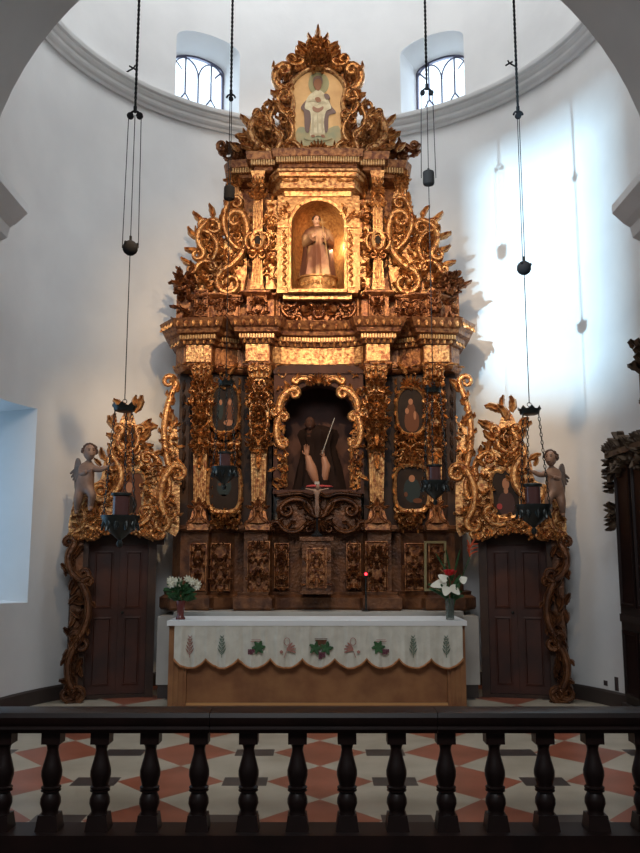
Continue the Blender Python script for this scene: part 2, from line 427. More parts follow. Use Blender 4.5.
def wframe(theta, r, z):      # frame on the drum; theta measured from straight back, N points inwards
    s_, c_ = math.sin(theta), math.cos(theta)
    return Fr((r*s_, YC+r*c_, z), (c_, -s_, 0), (0, 0, 1), (-s_, -c_, 0))
def arch_poly(w, v0, vs, rise, n=12): return [(-w, v0), (w, v0)]+[(w*math.cos(PI*i/n), vs+rise*math.sin(PI*i/n)) for i in range(n+1)]
WZ0 = 8.20; WIN = []
TH = 0.505
cutters = []
for sgn in (-1, 1):
    F = wframe(sgn*TH, R, WZ0)
    big = arch_poly(.51, 0.0, 1.13, .21); small = arch_poly(.42, 0.04, 1.0, .17)
    c = MB()
    rows = [[F(u, v, .3) for u, v in big], [F(u*1.0, v, .0) for u, v in big], [F(u, v, -.36) for u, v in small], [F(u, v, -1.2) for u, v in small]]
    c.grid(rows, cu=True); kk = len(big); c.add(rows[0], [tuple(range(kk-1, -1, -1))]); c.add(rows[-1], [tuple(range(kk))])
    co = c.build('cut', 'plaster', smooth=False)
    b_ = bmesh.new(); b_.from_mesh(co.data); bmesh.ops.remove_doubles(b_, verts=b_.verts, dist=1e-4); bmesh.ops.recalc_face_normals(b_, faces=b_.faces); b_.to_mesh(co.data); b_.free()
    cutters.append(co); WIN.append((F, small))
# low window in the left wall
c = MB(); c.frust(Fr((0, 0, 0), (0, 1, 0), (1, 0, 0), (0, 0, 1)), (8.3, 9.93, -3.2, 1.14, 3.42), (8.15, 9.62, -4.8, 1.30, 3.22))
co = c.build('cut', 'plaster', smooth=False)
b_ = bmesh.new(); b_.from_mesh(co.data); bmesh.ops.remove_doubles(b_, verts=b_.verts, dist=1e-4); bmesh.ops.recalc_face_normals(b_, faces=b_.faces); b_.to_mesh(co.data); b_.free()
cutters.append(co)
# cut the window openings into the apse wall
boolean_cut(wall, cutters)
wall.data.polygons.foreach_set('use_smooth', [True]*len(wall.data.polygons)); wall.data.set_sharp_from_angle(angle=math.radians(20))
wall.data.materials.clear(); wall.data.materials.append(M['plaster'])

for i, (F, small) in enumerate(WIN):
    m = MB(); m.ring(F, small, [(0, -.42), (0, -.37), (-.03, -.37), (-.03, -.42)])
    w = m.build('window_%d' % (i+1), 'lead', kind='structure', smooth=False)
    m = MB(); m.add([F(u, v, -.41) for u, v in small], [tuple(range(len(small)))]); m.build('pane', 'pane', w, smooth=False)
    m = MB()                                         # interlaced leading
    def bar(pts, r=.013): m.tube([F(u, v, -.385) for u, v in pts], r, 4, cap=False)
    topv = lambda u: 1.0+.17*math.sqrt(max(0, 1-(u/.42)**2))
    bar([(0, .04), (0, .80)])
    for cu in (-.21, .21):
        bar([(cu, .52), (cu, topv(cu))]); bar([(cu, .52), (cu-.08, .40), (cu-.17, .18)]); bar([(cu, .52), (cu+.08, .40), (cu+.17, .18)])
    for a in (-.42, 0):
        for q in (0, 1):
            u0_, u1_ = (a, a+.42)
            pts_ = [(u0_+.21*(1-math.cos(t))*1.0, .80+.30*math.sin(t)) for t in [PI/2*i/6 for i in range(7)]]
            if q: pts_ = [(u0_+u1_-u, v) for u, v in pts_]
            bar([(u, min(v, topv(u))) for u, v in pts_])
    for sg_ in (-1, 1): bar([(sg_*.42, 1.02), (sg_*.36, 1.0), (sg_*.21*1.3, .90), (sg_*.21, .80)][:3])
    m.build('leading', 'lead', w, smooth=False)
m = MB(); m.fbox(Fr((0, 0, 0)), -4.05, -4.0, 1.22, 1.28, -9.65, -8.2); w3 = m.build('window_3', 'lead', kind='structure', smooth=False)
m = MB(); m.add([(-4.02, 8.2, 1.24), (-4.02, 9.8, 1.24), (-4.02, 9.8, 3.3), (-4.02, 8.2, 3.3)], [(0, 1, 2, 3)]); m.build('pane', 'pane_blue', w3, smooth=False)
# dome over the apse and short barrel before it
mb = MB(); rows = []
for i in range(13):
    t = PI/2*i/12; r = R*math.cos(t)+.0; z = ZT+R*math.sin(t)
    rows.append([Vector((max(r, .01)*-math.cos(a), YC+max(r, .01)*math.sin(a), z)) for a in [PI*j/32 for j in range(33)]])
mb.grid(rows)
n = 24
mb.grid([[Vector((-R*math.cos(PI*j/n), y, ZT+R*math.sin(PI*j/n))) for j in range(n+1)] for y in (ARCH_F-.02, YC)])
mb.build('ceiling_apse', 'plaster', kind='structure')
# ring cornice
H = 6.35; ZL = EYE+H
path = [(x, y) for x, y in uplan(R, ARCH_F+.01, 64)]
path = path
prof = [(-.02, ZL+.0), (.03, ZL+.0), (.04, ZL+.04), (.075, ZL+.055), (.095, ZL+.08), (.095, ZL+.12), (.12, ZL+.135), (.14, ZL+.165), (.14, ZL+.19), (.175, ZL+.205), (.19, ZL+.24), (.19, ZL+.265), (.16, ZL+.28), (-.02, ZL+.31)]
mb = MB(); mb.moulding(path, prof); mb.build('trim_1', 'plaster2', kind='structure', angle=25)
# chancel arch
mb = MB(); F0 = Fr((0, 0, 0)); AR, AZ = 3.21, 4.89
mb.archwall(F0, -4.4, 4.4, -.2, 14.5, 0, AR, AZ, -ARCH_N, -ARCH_F, 40)
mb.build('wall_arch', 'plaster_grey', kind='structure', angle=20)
imp = [(0, 4.30), (.08, 4.32), (.09, 4.42), (.16, 4.46), (.17, 4.56), (.28, 4.62), (.30, 4.72), (.36, 4.76), (.46, 4.86), (.46, 4.94), (0, 4.96)]
for i, sgn in enumerate((-1, 1)):
    mb = MB(); pth = [(-5.0, ARCH_F+.0), (-AR, ARCH_F+.0), (-AR, ARCH_N)] if sgn < 0 else [(AR, ARCH_N), (AR, ARCH_F), (5.0, ARCH_F)]
    pth = [(-AR+.0, ARCH_F-.001), (-AR, ARCH_N+.05)] if sgn < 0 else [(AR, ARCH_N+.05), (AR, ARCH_F-.001)]
    # straight impost block with moulded profile, capped at both ends
    rows = []
    for y in (ARCH_F-.002, ARCH_N+.02):
        rows.append([Vector((sgn*(AR-o), y, z)) for o, z in imp])
    mb.grid(rows, cu=True)
    for r in rows: mb.add(r, [tuple(range(len(r)))])
    mb.build('trim_%d' % (i+2), 'plaster2', kind='structure', smooth=False)
# nave around the camera
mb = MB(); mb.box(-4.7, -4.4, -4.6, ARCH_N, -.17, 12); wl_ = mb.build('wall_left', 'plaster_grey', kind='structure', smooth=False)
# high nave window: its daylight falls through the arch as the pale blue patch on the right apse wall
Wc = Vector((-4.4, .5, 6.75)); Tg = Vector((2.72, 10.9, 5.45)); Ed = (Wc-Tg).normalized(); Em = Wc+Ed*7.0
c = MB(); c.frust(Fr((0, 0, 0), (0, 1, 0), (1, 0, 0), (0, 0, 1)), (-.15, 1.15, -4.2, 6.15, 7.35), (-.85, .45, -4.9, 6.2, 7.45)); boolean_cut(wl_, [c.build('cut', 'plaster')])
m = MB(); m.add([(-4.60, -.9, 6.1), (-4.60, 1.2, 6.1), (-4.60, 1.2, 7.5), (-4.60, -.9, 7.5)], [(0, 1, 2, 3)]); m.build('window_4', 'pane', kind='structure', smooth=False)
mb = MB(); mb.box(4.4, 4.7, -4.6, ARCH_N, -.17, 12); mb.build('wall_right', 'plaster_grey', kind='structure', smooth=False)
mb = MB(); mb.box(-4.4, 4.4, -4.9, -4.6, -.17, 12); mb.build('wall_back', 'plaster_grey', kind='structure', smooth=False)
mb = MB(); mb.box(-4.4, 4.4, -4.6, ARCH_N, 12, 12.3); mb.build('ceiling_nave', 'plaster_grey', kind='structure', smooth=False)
# dark skirting along the apse
skp = uplan(R-.001, ARCH_F+.01, 48)
mb = MB(); mb.moulding(skp, [(0, 0), (.03, 0), (.03, .15), (.015, .17), (0, .17)]); mb.build('baseboard_apse', 'base_stone', kind='structure', smooth=False)

# ================================================================== RETABLE
RY = 11.45
ret = thing('retable', (CX, 11.0, 1.02), 'tall gilded baroque altarpiece filling the back of the apse behind the altar', 'altarpiece')
def rz(y, D=10.7): return zz(y, D)
def X(px, py, D): return at(px, py, D).x
rng = random.Random(4)
def sides(fn, *a):
    for sg in (-1, 1): fn(sg, *a)
def fin(mb, sg, name, mats, parent, **k):
    if sg > 0: mb.mirror()
    return mb.build(name, mats, parent, **k)
def path_sym(half):            # half: left half, from the outer end to the centre line (x relative to CX)
    L = [(CX+x, y) for x, y in half]; Rr = [(CX-x, y) for x, y in reversed(half) if abs(x) > 1e-6]
    return L+Rr
arc = lambda x0, y0, yc: [(x0*math.cos(PI/2*t/5), y0+(yc-y0)*math.sin(PI/2*t/5)) for t in range(1, 6)]
# ---- main body (frieze line) plan
main_half = [(-1.90, 11.30), (-1.88, 10.95), (-1.74, 10.74), (-1.36, 10.70), (-1.33, 10.82), (-1.06, 10.95), (-.96, 10.97), (-.94, 10.66), (-.61, 10.66), (-.59, 10.74)]+arc(-.59, 10.74, 10.88)
body_half = [(-1.86, 11.35), (-1.80, 11.0), (-1.40, 10.92), (-1.04, 11.02), (-.62, 11.0), (0, 11.0)]
zA, zB = 1.04, rz(545)        # predella foot, predella panels
z_led, z_main, z_fr, z_cor, z_att, z_up, z_top = rz(528), rz(368), rz(345), rz(322), rz(291), rz(170), rz(156)
# plinth ledge at the foot
mb = MB(); low_half = [(x*1.02, y) for x, y in main_half]
mb.moulding(path_sym(low_half), [(.06, 1.02), (.08, 1.05), (.08, rz(598)), (.02, rz(595)), (.03, rz(592))], back=RY)
mb.build('plinth', 'wood_gilt', ret, smooth=False)
mb = MB(); mb.moulding(path_sym([(x, y+.06) for x, y in main_half]), [(-.02, rz(592)), (-.02, z_led-.05), (.02, z_led-.04), (.05, z_led-.01), (.05, z_led+.03), (0, z_led+.04)], back=RY)
pred = mb.build('predella', 'wood_gilt', ret, smooth=False)
# predella relief panels and pedestals
def relief(sg, x0, x1, y0, y1, D, name, mats, parent, nf, size, h, framew=.012, sym=True, pos=None):
    F = Fr((0, D, 0)); a = F.px(x0, y1); b = F.px(x1, y0); m = MB()
    m.fbox(F, a[0], b[0], a[1], b[1], -.05, 0)
    P = [(a[0], a[1]), (b[0], a[1]), (b[0], b[1]), (a[0], b[1])]
    m.ring(F, P, [(0, 0), (0, .018), (-framew, .022), (-2*framew, .006), (-2*framew, 0)])
    Q = [(a[0]+.03, a[1]+.03), (b[0]-.03, a[1]+.03), (b[0]-.03, b[1]-.03), (a[0]+.03, b[1]-.03)]
    m.foliage(F, Q, nf, size, h, rng, sym)
    return fin(m, sg, name, mats, parent)
for sg in (-1, 1):
    relief(sg, 189, 207, 543, 591, 10.74, 'carved_panel', 'gold_red', ret, 26, .07, .035)
    relief(sg, 210, 231, 543, 591, 10.84, 'carved_panel', 'gold_red', ret, 28, .07, .035)
    relief(sg, 247, 270, 541, 592, 10.645, 'pedestal', 'gold_red', ret, 30, .075, .04)
    relief(sg, 274, 289, 543, 588, 10.78, 'carved_panel', 'gold_red', ret, 24, .07, .035)
F = Fr((0, 10.725, 0)); P_ = F.pxs([(424, 591), (446, 591), (446, 541), (424, 541)]); m = MB(); m.ring(F, P_, [(0, 0), (0, .03), (-.03, .03), (-.03, 0)]); m.build('pale_panel_frame', 'pale_frame', ret, smooth=False)
# tabernacle
F = Fr((0, 10.48, 0)); a = F.px(302, 594); b = F.px(331, 541); m = MB()
m.fbox(F, a[0], b[0], a[1], b[1], -.3, 0); m.fbox(F, a[0]-.03, b[0]+.03, b[1], b[1]+.05, -.2, .03); m.fbox(F, a[0]-.02, b[0]+.02, a[1], a[1]+.04, -.3, .02)
tab = m.build('tabernacle', 'wood_gilt', ret, smooth=False)
m = MB(); P = [(a[0]+.05, a[1]+.07), (b[0]-.05, a[1]+.07), (b[0]-.05, b[1]-.08), (a[0]+.05, b[1]-.08)]
m.plate(F, P, 0, .02); m.ring(F, P, [(0, 0), (0, .03), (-.02, .035), (-.03, .02)]); m.foliage(F, P, 14, .08, .02, rng, True, .02); m.build('door', 'gold_red', tab)
zc = b[1]+.05                  # tabernacle top
# carved bulge under the main niche
F = Fr((0, 10.74, 0)); m = MB()
P = F.pxs([(277, 529), (361, 529), (361, 500), (352, 495), (284, 495), (277, 500)])
m.plate(F, P, -.3, -.03)
c0 = (P[0][0]+P[1][0])/2; ym = (P[0][1]+P[3][1])/2; wd = P[1][0]-P[0][0]
for s in (-1, 1):
    m.volute(F, (c0+s*.08, ym-.02), (c0+s*.48, ym+.06), s*.35, -s, -s, .06, .07, .16, .2)
    m.volute(F, (c0+s*.50, ym-.14), (c0+s*.18, ym-.16), s*.3, -s, s, .05, .06, .2, .2)
    m.leaf(F, c0+s*.03, ym-.05, PI/2-s*1.1, .24, .11, .05, s*.8)
m.shell(F, c0, ym-.10, -PI/2, .16, .05)
m.foliage(F, P, 26, .10, .04, rng, True)
m.strip(F, smooth([(c0-wd/2, P[3][1]-.01), (c0-.25, P[3][1]+.02), (c0-.1, P[3][1]-.02), (c0, P[3][1]+.02), (c0+.1, P[3][1]-.02), (c0+.25, P[3][1]+.02), (c0+wd/2, P[3][1]-.01)], 4), .05, .1)
m.build('niche_corbel', 'wood_gilt', ret)
# ---- main storey backing (side bays) with opening for niche
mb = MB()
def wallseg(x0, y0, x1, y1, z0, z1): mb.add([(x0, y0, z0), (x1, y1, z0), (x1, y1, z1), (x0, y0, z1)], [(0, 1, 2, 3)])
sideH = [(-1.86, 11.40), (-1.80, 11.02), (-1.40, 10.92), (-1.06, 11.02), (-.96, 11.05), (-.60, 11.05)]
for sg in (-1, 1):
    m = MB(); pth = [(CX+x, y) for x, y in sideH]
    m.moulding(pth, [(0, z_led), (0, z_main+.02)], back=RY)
    fin(m, sg, 'side_bay', 'dark_recess', ret, smooth=False)  # dark colour stands in for the shade between bay and pilasters
# ---- main niche
F = Fr((0, 10.80, 0))
a = F.px(273, 496); b = F.px(363, 370); cu = (a[0]+b[0])/2
oa = F.px(284, 490); ob = F.px(354, 384); r = (ob[0]-oa[0])/2
m = MB(); m.archwall(F, a[0], b[0], oa[1], b[1]+.06, cu, r, ob[1]-r*.85, -.28, 0, 20, ry=r*.85)
m.build('niche_front', 'niche_red', ret, angle=30)
m = MB(); m.fbox(F, a[0], b[0], oa[1]-.03, b[1]+.06, -.60, -.57)
for u0, u1 in ((a[0], a[0]+.03), (b[0]-.03, b[0])): m.fbox(F, u0, u1, oa[1]-.03, b[1]+.06, -.57, -.28)
m.fbox(F, a[0], b[0], oa[1]-.05, oa[1], -.60, .05); m.fbox(F, a[0], b[0], b[1]+.03, b[1]+.06, -.57, -.28)
m.build('niche_recess', 'niche_red', ret, smooth=False)
NZ = oa[1]; NCU = cu
# carved frame of the main niche
m = MB(); u0, v0 = a; u1, v1 = b
vs_ = ob[1]-r*.85
for s in (-1, 1):
    e = cu+s*(r+.045)
    m.volute(F, (e, vs_-.02), (e, vs_-.42), s*.12, s, -s, .075, .05, .14, .14)
    m.volute(F, (e+s*.01, vs_+.02), (cu+s*(r*.72), vs_+r*.72), -s*.18, s, s, .08, .055, .16, .18)
    m.volute(F, (cu+s*(r*.62), vs_+r*.86+.02), (cu+s*.12, vs_+r*.95), -s*.22, s, -s, .07, .055, .2, .2)
    m.foliage(F, [(e-.06, NZ+.02), (e+.06, NZ+.02), (e+.06, vs_-.4), (e-.06, vs_-.4)], 22, .11, .035, rng)
    m.foliage(F, [(e-.04, vs_-.4), (e+.05, vs_-.4), (e+.05, v1-.04), (e-.04, v1-.04)], 26, .09, .03, rng)
    for k in range(5): m.leaf(F, cu+s*(r*.98), NZ+.03+k*.09, PI/2+s*.5, .13, .07, .035, -s*1.2)
m.shell(F, cu, vs_+r*.86, PI/2, .13, .05); m.rosette(F, cu-.09, vs_+r*.9, .06, .04); m.rosette(F, cu+.09, vs_+r*.9, .06, .04)
m.build('niche_frame', 'gold', ret)
m = MB(); m.fbox(F, a[0]-.01, b[0]+.01, v1+.06-.11, v1+.06, -.01, .02); m.build('niche_header', 'niche_red', ret, smooth=False)
# ---- pilasters of the main storey
def estipite(sg, x0, x1, D, ytop, ybot, dens):
    F = Fr((0, D, 0)); a = F.px(x0, ybot); b = F.px(x1, ytop); c = (a[0]+b[0])/2; w = (b[0]-a[0])/2; H_ = b[1]-a[1]
    m = MB(); v = lambda t: a[1]+H_*t; dep = -.30
    m.frust(F, (c-w*.62, c+w*.62, v(.14), dep, -.04), (c-w*.72, c+w*.72, v(.42), dep, -.01))
    m.frust(F, (c-w*.72, c+w*.72, v(.42), dep, -.01), (c-w*.95, c+w*.95, v(.74), dep, 0))
    m.frust(F, (c-w*.95, c+w*.95, v(.74), dep, 0), (c-w*.88, c+w*.88, v(.93), dep, -.02))
    for q in (-.36, 0, .36): m.strip(F, [(c+q*w, v(.15)), (c+q*w*1.15, v(.44))], .028, .022, -.03)
    P = [(c-w*.78, v(.45)), (c+w*.78, v(.45)), (c+w, v(.75)), (c+w*.95, v(.92)), (c-w*.95, v(.92)), (c-w, v(.75))]
    m.foliage(F, P, dens, .072, .045, rng, True)
    m.rosette(F, c, v(.70), .075, .06, 7); m.leaf(F, c, v(.60), -PI/2, .2, .12, .05); m.leaf(F, c, v(.44), -PI/2, .16, .1, .04)
    for s in (-1, 1):
        m.volute(F, (c+s*w*.35, v(.84)), (c+s*w*.85, v(.78)), s*.3, -s, s, .03, .05, .22, .22)
        m.leaf(F, c+s*w*.3, v(.47), -PI/2-s*.4, .16, .07, .035, s*.6)
    p = fin(m, sg, 'pilaster', 'gold', ret)
    m = MB(); m.frust(F, (c-w*.9, c+w*.9, v(.93), dep, .01), (c-w*1.05, c+w*1.05, v(1.0), dep, .03))
    for k in range(5): m.leaf(F, c+(k-2)*w*.42, v(.925), PI/2-(k-2)*.12, H_*.07, w*.42, .035, 0, 2, .01)
    for s in (-1, 1): m.volute(F, (c+s*w*.45, v(.975)), (c+s*w*.95, v(.975)), s*.3, -s, -s, .03, .05, .3, .3, .02)
    fin(m, sg, 'capital', 'gold', p)
    m = MB(); m.frust(F, (c-w*1.15, c+w*1.15, v(0), dep, .06), (c-w*1.1, c+w*1.1, v(.035), dep, .05))
    m.frust(F, (c-w*1.0, c+w*1.0, v(.035), dep, .04), (c-w*.62, c+w*.62, v(.13), dep, -.02))
    m.add([F(c-w*.75, v(.04), .05), F(c+w*.75, v(.04), .05), F(c, v(.04), .12), F(c, v(.115), .02)], [(0, 2, 3), (2, 1, 3), (0, 3, 1)])
    for s in (-1, 1):
        m.volute(F, (c+s*w*.35, v(.12)), (c+s*w*.95, v(.05)), -s*.25, s, -s, .035, .04, .2, .3, .02)
        m.leaf(F, c+s*w*.2, v(.14), PI/2-s*.8, .09, .05, .03)
        m.leaf(F, c+s*w*.5, v(.13), PI/2-s*1.3, .09, .05, .03)
    m.leaf(F, c, v(.13), PI/2, .13, .08, .035)
    fin(m, sg, 'pilaster_base', 'gold_red', p)
for sg in (-1, 1):
    estipite(sg, 247, 270, 10.66, 366, 530, 130)
    estipite(sg, 189, 211, 10.72, 364, 530, 130)
# slim secondary half-pilasters beside the outer ones and the scrolls of the side bays
sd = [('saint in red with raised hand', 0)]
def oval(cx_, cy_, rx, ry, n=28, p=3.2):
    return [(cx_+rx*abs(math.cos(t))**(2/p)*(1 if math.cos(t) > 0 else -1), cy_+ry*abs(math.sin(t))**(2/p)*(1 if math.sin(t) > 0 else -1)) for t in [2*PI*i/n for i in range(n)]]
def painting(xc, yc, hw, hh, D, kind, name='painting', par=ret, F=None, p=3.2, fw=.05, fr='gold'):
    F = F or Fr((0, D, 0)); c = F.px(xc, yc); e = F.px(xc+hw, yc-hh); rx, ry = abs(e[0]-c[0]), abs(e[1]-c[1])
    m = MB(); ov = oval(c[0], c[1], rx, ry, 28, p)
    m.plate(F, ov, -.06, 0)
    def bl(du, dv, a_, b_, mi, n_, pw=2): m.cur = mi; m.plate(F, oval(c[0]+du*rx, c[1]+dv*ry, a_*rx, b_*ry, 14, pw), -.01, n_)
    if kind == 'standing':
        bl(.05, -.45, .55, .5, 1, .002, 2.4); bl(.0, -.05, .34, .42, 1, .0025); bl(-.02, .42, .17, .14, 2, .004); bl(-.3, .0, .14, .14, 2, .004); bl(.28, -.2, .10, .2, 2, .004)
        mats = ['c_dark', 'c_brown', 'c_flesh']
    elif kind == 'dim':
        bl(.0, .15, .5, .5, 1, .002); bl(-.3, .22, .12, .07, 2, .003); bl(.28, .35, .09, .06, 2, .003); bl(.0, -.55, .7, .3, 3, .002)
        mats = ['c_dark', 'c_teal', 'c_brown', 'c_dark']
    elif kind == 'bust':
        bl(.0, -.5, .62, .6, 1, .002, 2.4); bl(.0, .38, .25, .24, 2, .004); bl(0, .02, .14, .2, 2, .003); bl(-.35, -.65, .25, .14, 3, .0045)
        mats = ['c_dark', 'c_robe', 'c_flesh', 'c_brown']
    elif kind == 'bishop':
        bl(.0, -.1, .55, .6, 1, .002); bl(.0, .45, .2, .17, 2, .004); bl(.35, -.6, .3, .12, 3, .0045); bl(-.4, -.3, .12, .12, 3, .0045)
        mats = ['c_dark', 'c_teal', 'c_flesh', 'c_brown']
    elif kind == 'pair':
        bl(-.35, .0, .22, .5, 1, .002); bl(.38, -.1, .32, .62, 2, .003); bl(.38, .3, .15, .13, 3, .004); bl(-.35, .3, .13, .13, 3, .004); bl(.3, -.62, .4, .14, 3, .004)
        mats = ['c_dark', 'c_teal', 'c_brown', 'c_flesh']
    o = m.build(name, mats, par, smooth=False)
    m = MB(); m.ring(F, ov, [(fw, -.03), (fw, .02), (fw*.7, .045), (fw*.3, .03), (0, .015), (0, -.03)])
    k = 14
    for i in range(k):
        t = 2*PI*i/k; q = oval(c[0], c[1], rx+fw*.6, ry+fw*.6, 56, p)[int(i*56/k)]
        m.leaf(F, q[0], q[1], t+1.2, .09, .05, .03, 1.0, 2, .02, 5)
    m.shell(F, c[0], c[1]+ry+fw*.2, PI/2, .11, .04); m.shell(F, c[0], c[1]-ry-fw*.3, -PI/2, .12, .04)
    m.build('frame', fr, o)
    return o
def sidebay(sg, D):
    F = Fr((0, D, 0)); m = MB()
    P = F.pxs([(213, 529), (238, 529), (238, 512), (213, 512)]); m.foliage(F, P, 30, .08, .05, rng, True)
    P = F.pxs([(213, 464), (238, 464), (238, 436), (213, 436)]); m.foliage(F, P, 50, .08, .05, rng, True)
    c = F.px(225, 372)
    for s in (-1, 1): m.leaf(F, c[0]+s*.05, c[1]-.03, PI/2-s*.5, .14, .09, .03, -s*.6); m.leaf(F, c[0]+s*.07, c[1]+.06, PI/2-s*1.4, .12, .07, .03, s*.8)
    for yy in (451, 519):
        c = F.px(225, yy)
        for s in (-1, 1): m.volute(F, (c[0]+s*.02, c[1]), (c[0]+s*.15, c[1]+.09), s*.35, -s, s, .045, .05, .24, .24)
    for yy in range(385, 525, 9):
        q = F.px(213, yy); m.leaf(F, q[0], q[1], PI/2+.5, .09, .045, .035, -1.2)
        q = F.px(239, yy); m.leaf(F, q[0], q[1], PI/2-.5, .09, .045, .03, 1.2)
    # shell crest above the upper painting
    c = F.px(225, 384); m.shell(F, c[0], c[1]-.06, PI/2, .17, .05, .02)
    fin(m, sg, 'bay_carving', 'gold', ret)
for sg in (-1, 1): sidebay(sg, 10.90)
painting(225, 409, 13, 22, 10.86, 'pair', fw=.035); painting(224, 489, 15, 21, 10.86, 'dim', p=3.6)
painting(411, 411, 13, 22, 10.86, 'standing', fw=.04, p=2.5); painting(412, 488, 15, 21, 10.86, 'bishop', p=3.6)
# outer return strips with leaf drops
for sg in (-1, 1):
    F = Fr((0, 10.95, 0)); m = MB(); a = F.px(176, 529); b = F.px(187, 366)
    m.fbox(F, a[0], b[0]+.05, a[1], b[1], -.35, -.02)
    for yy in range(380, 480, 14):
        q = F.px(184, yy); m.leaf(F, q[0], q[1], -PI/2, .14, .06, .025)
    fin(m, sg, 'outer_pier', 'dark_recess', ret)  # shade of the outer returns is put into the dark colour
# ---- main entablature
mb = MB()
mb.moulding(path_sym([(x, y+.0) for x, y in main_half]), [(-.03, z_main-.02), (.0, z_main), (.02, z_main+.03), (.02, z_main+.07), (-.01, z_main+.08), (-.01, z_fr-.0)], back=RY)
mb.cur = 1
for sg in (-1, 1):
    for a_, b_2, y_ in ((-.925, -.63, 10.645), (-1.70, -1.38, 10.70)):
        p_, q_ = sorted((CX+a_*sg*-1, CX+b_2*sg*-1)); mb.box(p_, q_, y_, 10.9, z_main+.085, z_fr)
ac = [(CX-.585, 10.735)]+[(CX+x, y-.012) for x, y in arc(-.585, 10.74, 10.88)[:-1]]; ac = ac+[(CX, 10.868)]+[(2*CX-x, y) for x, y in ac[::-1]]
mb.moulding(ac, [(0, z_main+.085), (0, z_fr)])
ent = mb.build('frieze', ['gold_red', 'gold'], ret, smooth=False)  # darker gilding on the band paints in the shade under the cornice
mb = MB(); cor_prof = [(-.02, z_fr), (.03, z_fr+.01), (.04, z_fr+.05), (.07, z_fr+.06), (.07, z_fr+.12), (.13, z_fr+.14), (.14, z_fr+.19), (.17, z_fr+.21), (.20, z_cor-.02), (.21, z_cor+.01), (.0, z_cor+.02)]
mb.moulding(path_sym(main_half), cor_prof, back=RY)
def dentils(m, path, o, z0, z1, w, gap, dep):
    P = offset(path, o)
    for (p, q) in zip(P, P[1:]):
        d = Vector((q[0]-p[0], q[1]-p[1], 0)); L = d.length
        if L < .05 or abs(d.y) > abs(d.x)*1.2: continue
        d.normalize(); k = max(1, int(L/(w+gap))); Fq = Fr((p[0], p[1], 0), d, (0, 0, 1), (d.y, -d.x, 0))
        for i in range(k):
            c = L*(i+.5)/k; m.fbox(Fq, c-w/2, c+w/2, z0, z1, -dep*.5, dep)
def leafrow(m, path, o, z, step, L_, W_, h, up):
    P = offset(path, o)
    for p, q in zip(P, P[1:]):
        d = Vector((q[0]-p[0], q[1]-p[1], 0)); L = d.length
        if L < .04 or abs(d.y) > abs(d.x)*1.5: continue
        d.normalize(); Fq = Fr((p[0], p[1], 0), d, (0, 0, 1), (d.y, -d.x, 0)); k = max(1, int(L/step))
        for i in range(k):
            if up is None: m.leaf(Fq, L*(i+.5)/k, z, -PI/2, L_, W_, h, 0, 2, .02, 5)
            else: m.leaf(Fq, L*(i+.1)/k, z, .4*(-1)**i, L_, W_, h, -.8*(-1)**i, 2, 0, 5)
mb.cur = 1; dentils(mb, path_sym(main_half), .075, z_fr+.065, z_fr+.115, .018, .016, .035)
mb.cur = 2; leafrow(mb, path_sym(main_half), .17, z_cor-.02, .09, .085, .06, .02, None)
leafrow(mb, path_sym(main_half), .04, z_fr+.07, .075, .07, .05, .015, None)
leafrow(mb, path_sym(main_half), .03, z_main+.05, .08, .08, .035, .018, 1)
corn = mb.build('cornice', ['gold_red', 'gold2', 'gold'], ret, smooth=False)
# ---- attic zone
att_half = [(-1.72, 11.25), (-1.70, 10.98), (-1.56, 10.88), (-1.30, 10.86), (-1.02, 10.98), (-.95, 11.0), (-.93, 10.76), (-.68, 10.76), (-.66, 10.88), (-.58, 10.88)]+arc(-.58, 10.88, 10.95)
mb = MB(); mb.moulding(path_sym(att_half), [(0, z_cor), (.02, z_cor+.02), (.0, z_cor+.04), (0, z_att-.06), (.03, z_att-.04), (.07, z_att-.01), (.07, z_att+.01), (0, z_att+.02)], back=RY+.1)
mb.build('attic', 'gold_red', ret, smooth=False)
for sg in (-1, 1):
    relief(sg, 250.5, 266.5, 294, 320, 10.75, 'attic_pedestal', 'gold_red', ret, 14, .10, .035)
    relief(sg, 194, 208, 290, 316, 10.84, 'attic_panel', 'gold_red', ret, 12, .10, .035)
    relief(sg, 210, 240, 296, 318, 10.88, 'attic_panel', 'gold_red', ret, 22, .10, .035)
    F = Fr((0, 11.0, 0)); m = MB(); a = F.px(176, 322); b = F.px(192, 288); m.fbox(F, a[0], b[0], a[1], b[1], -.3, 0)
    m.foliage(F, [(a[0], a[1]), (b[0], a[1]), (b[0], b[1]), (a[0], b[1])], 14, .1, .05, rng); m.fbox(F, a[0]-.04, b[0], b[1], b[1]+.04, -.3, .06)
    fin(m, sg, 'attic_end', 'gold_red', ret)
F = Fr((0, 10.86, 0)); m = MB(); a = F.px(280, 321); b = F.px(357, 300); m.fbox(F, a[0], b[0], a[1], b[1], -.1, 0)
c = (a[0]+b[0])/2; vm = (a[1]+b[1])/2
for s in (-1, 1):
    m.volute(F, (c+s*.06, vm-.05), (c+s*.32, vm+.06), s*.4, -s, s, .06, .06, .22, .22)
    m.volute(F, (c+s*.28, vm-.08), (c+s*.48, vm+.04), -s*.3, s, s, .045, .05, .2, .2)
    m.ball(F(c+s*.2, vm+.0, .04), .05, 8)
m.shell(F, c, vm-.04, PI/2, .13, .05); m.foliage(F, [(a[0], a[1]), (b[0], a[1]), (b[0], b[1]), (a[0], b[1])], 40, .11, .035, rng, True)
P_ = [(a[0], a[1]), (b[0], a[1]), (b[0], b[1]), (a[0], b[1])]
m.ring(F, P_, [(0.02, -.05), (.02, .03), (0, .035), (-.015, .0)])
m.build('cherub_relief', 'gold_red', ret)
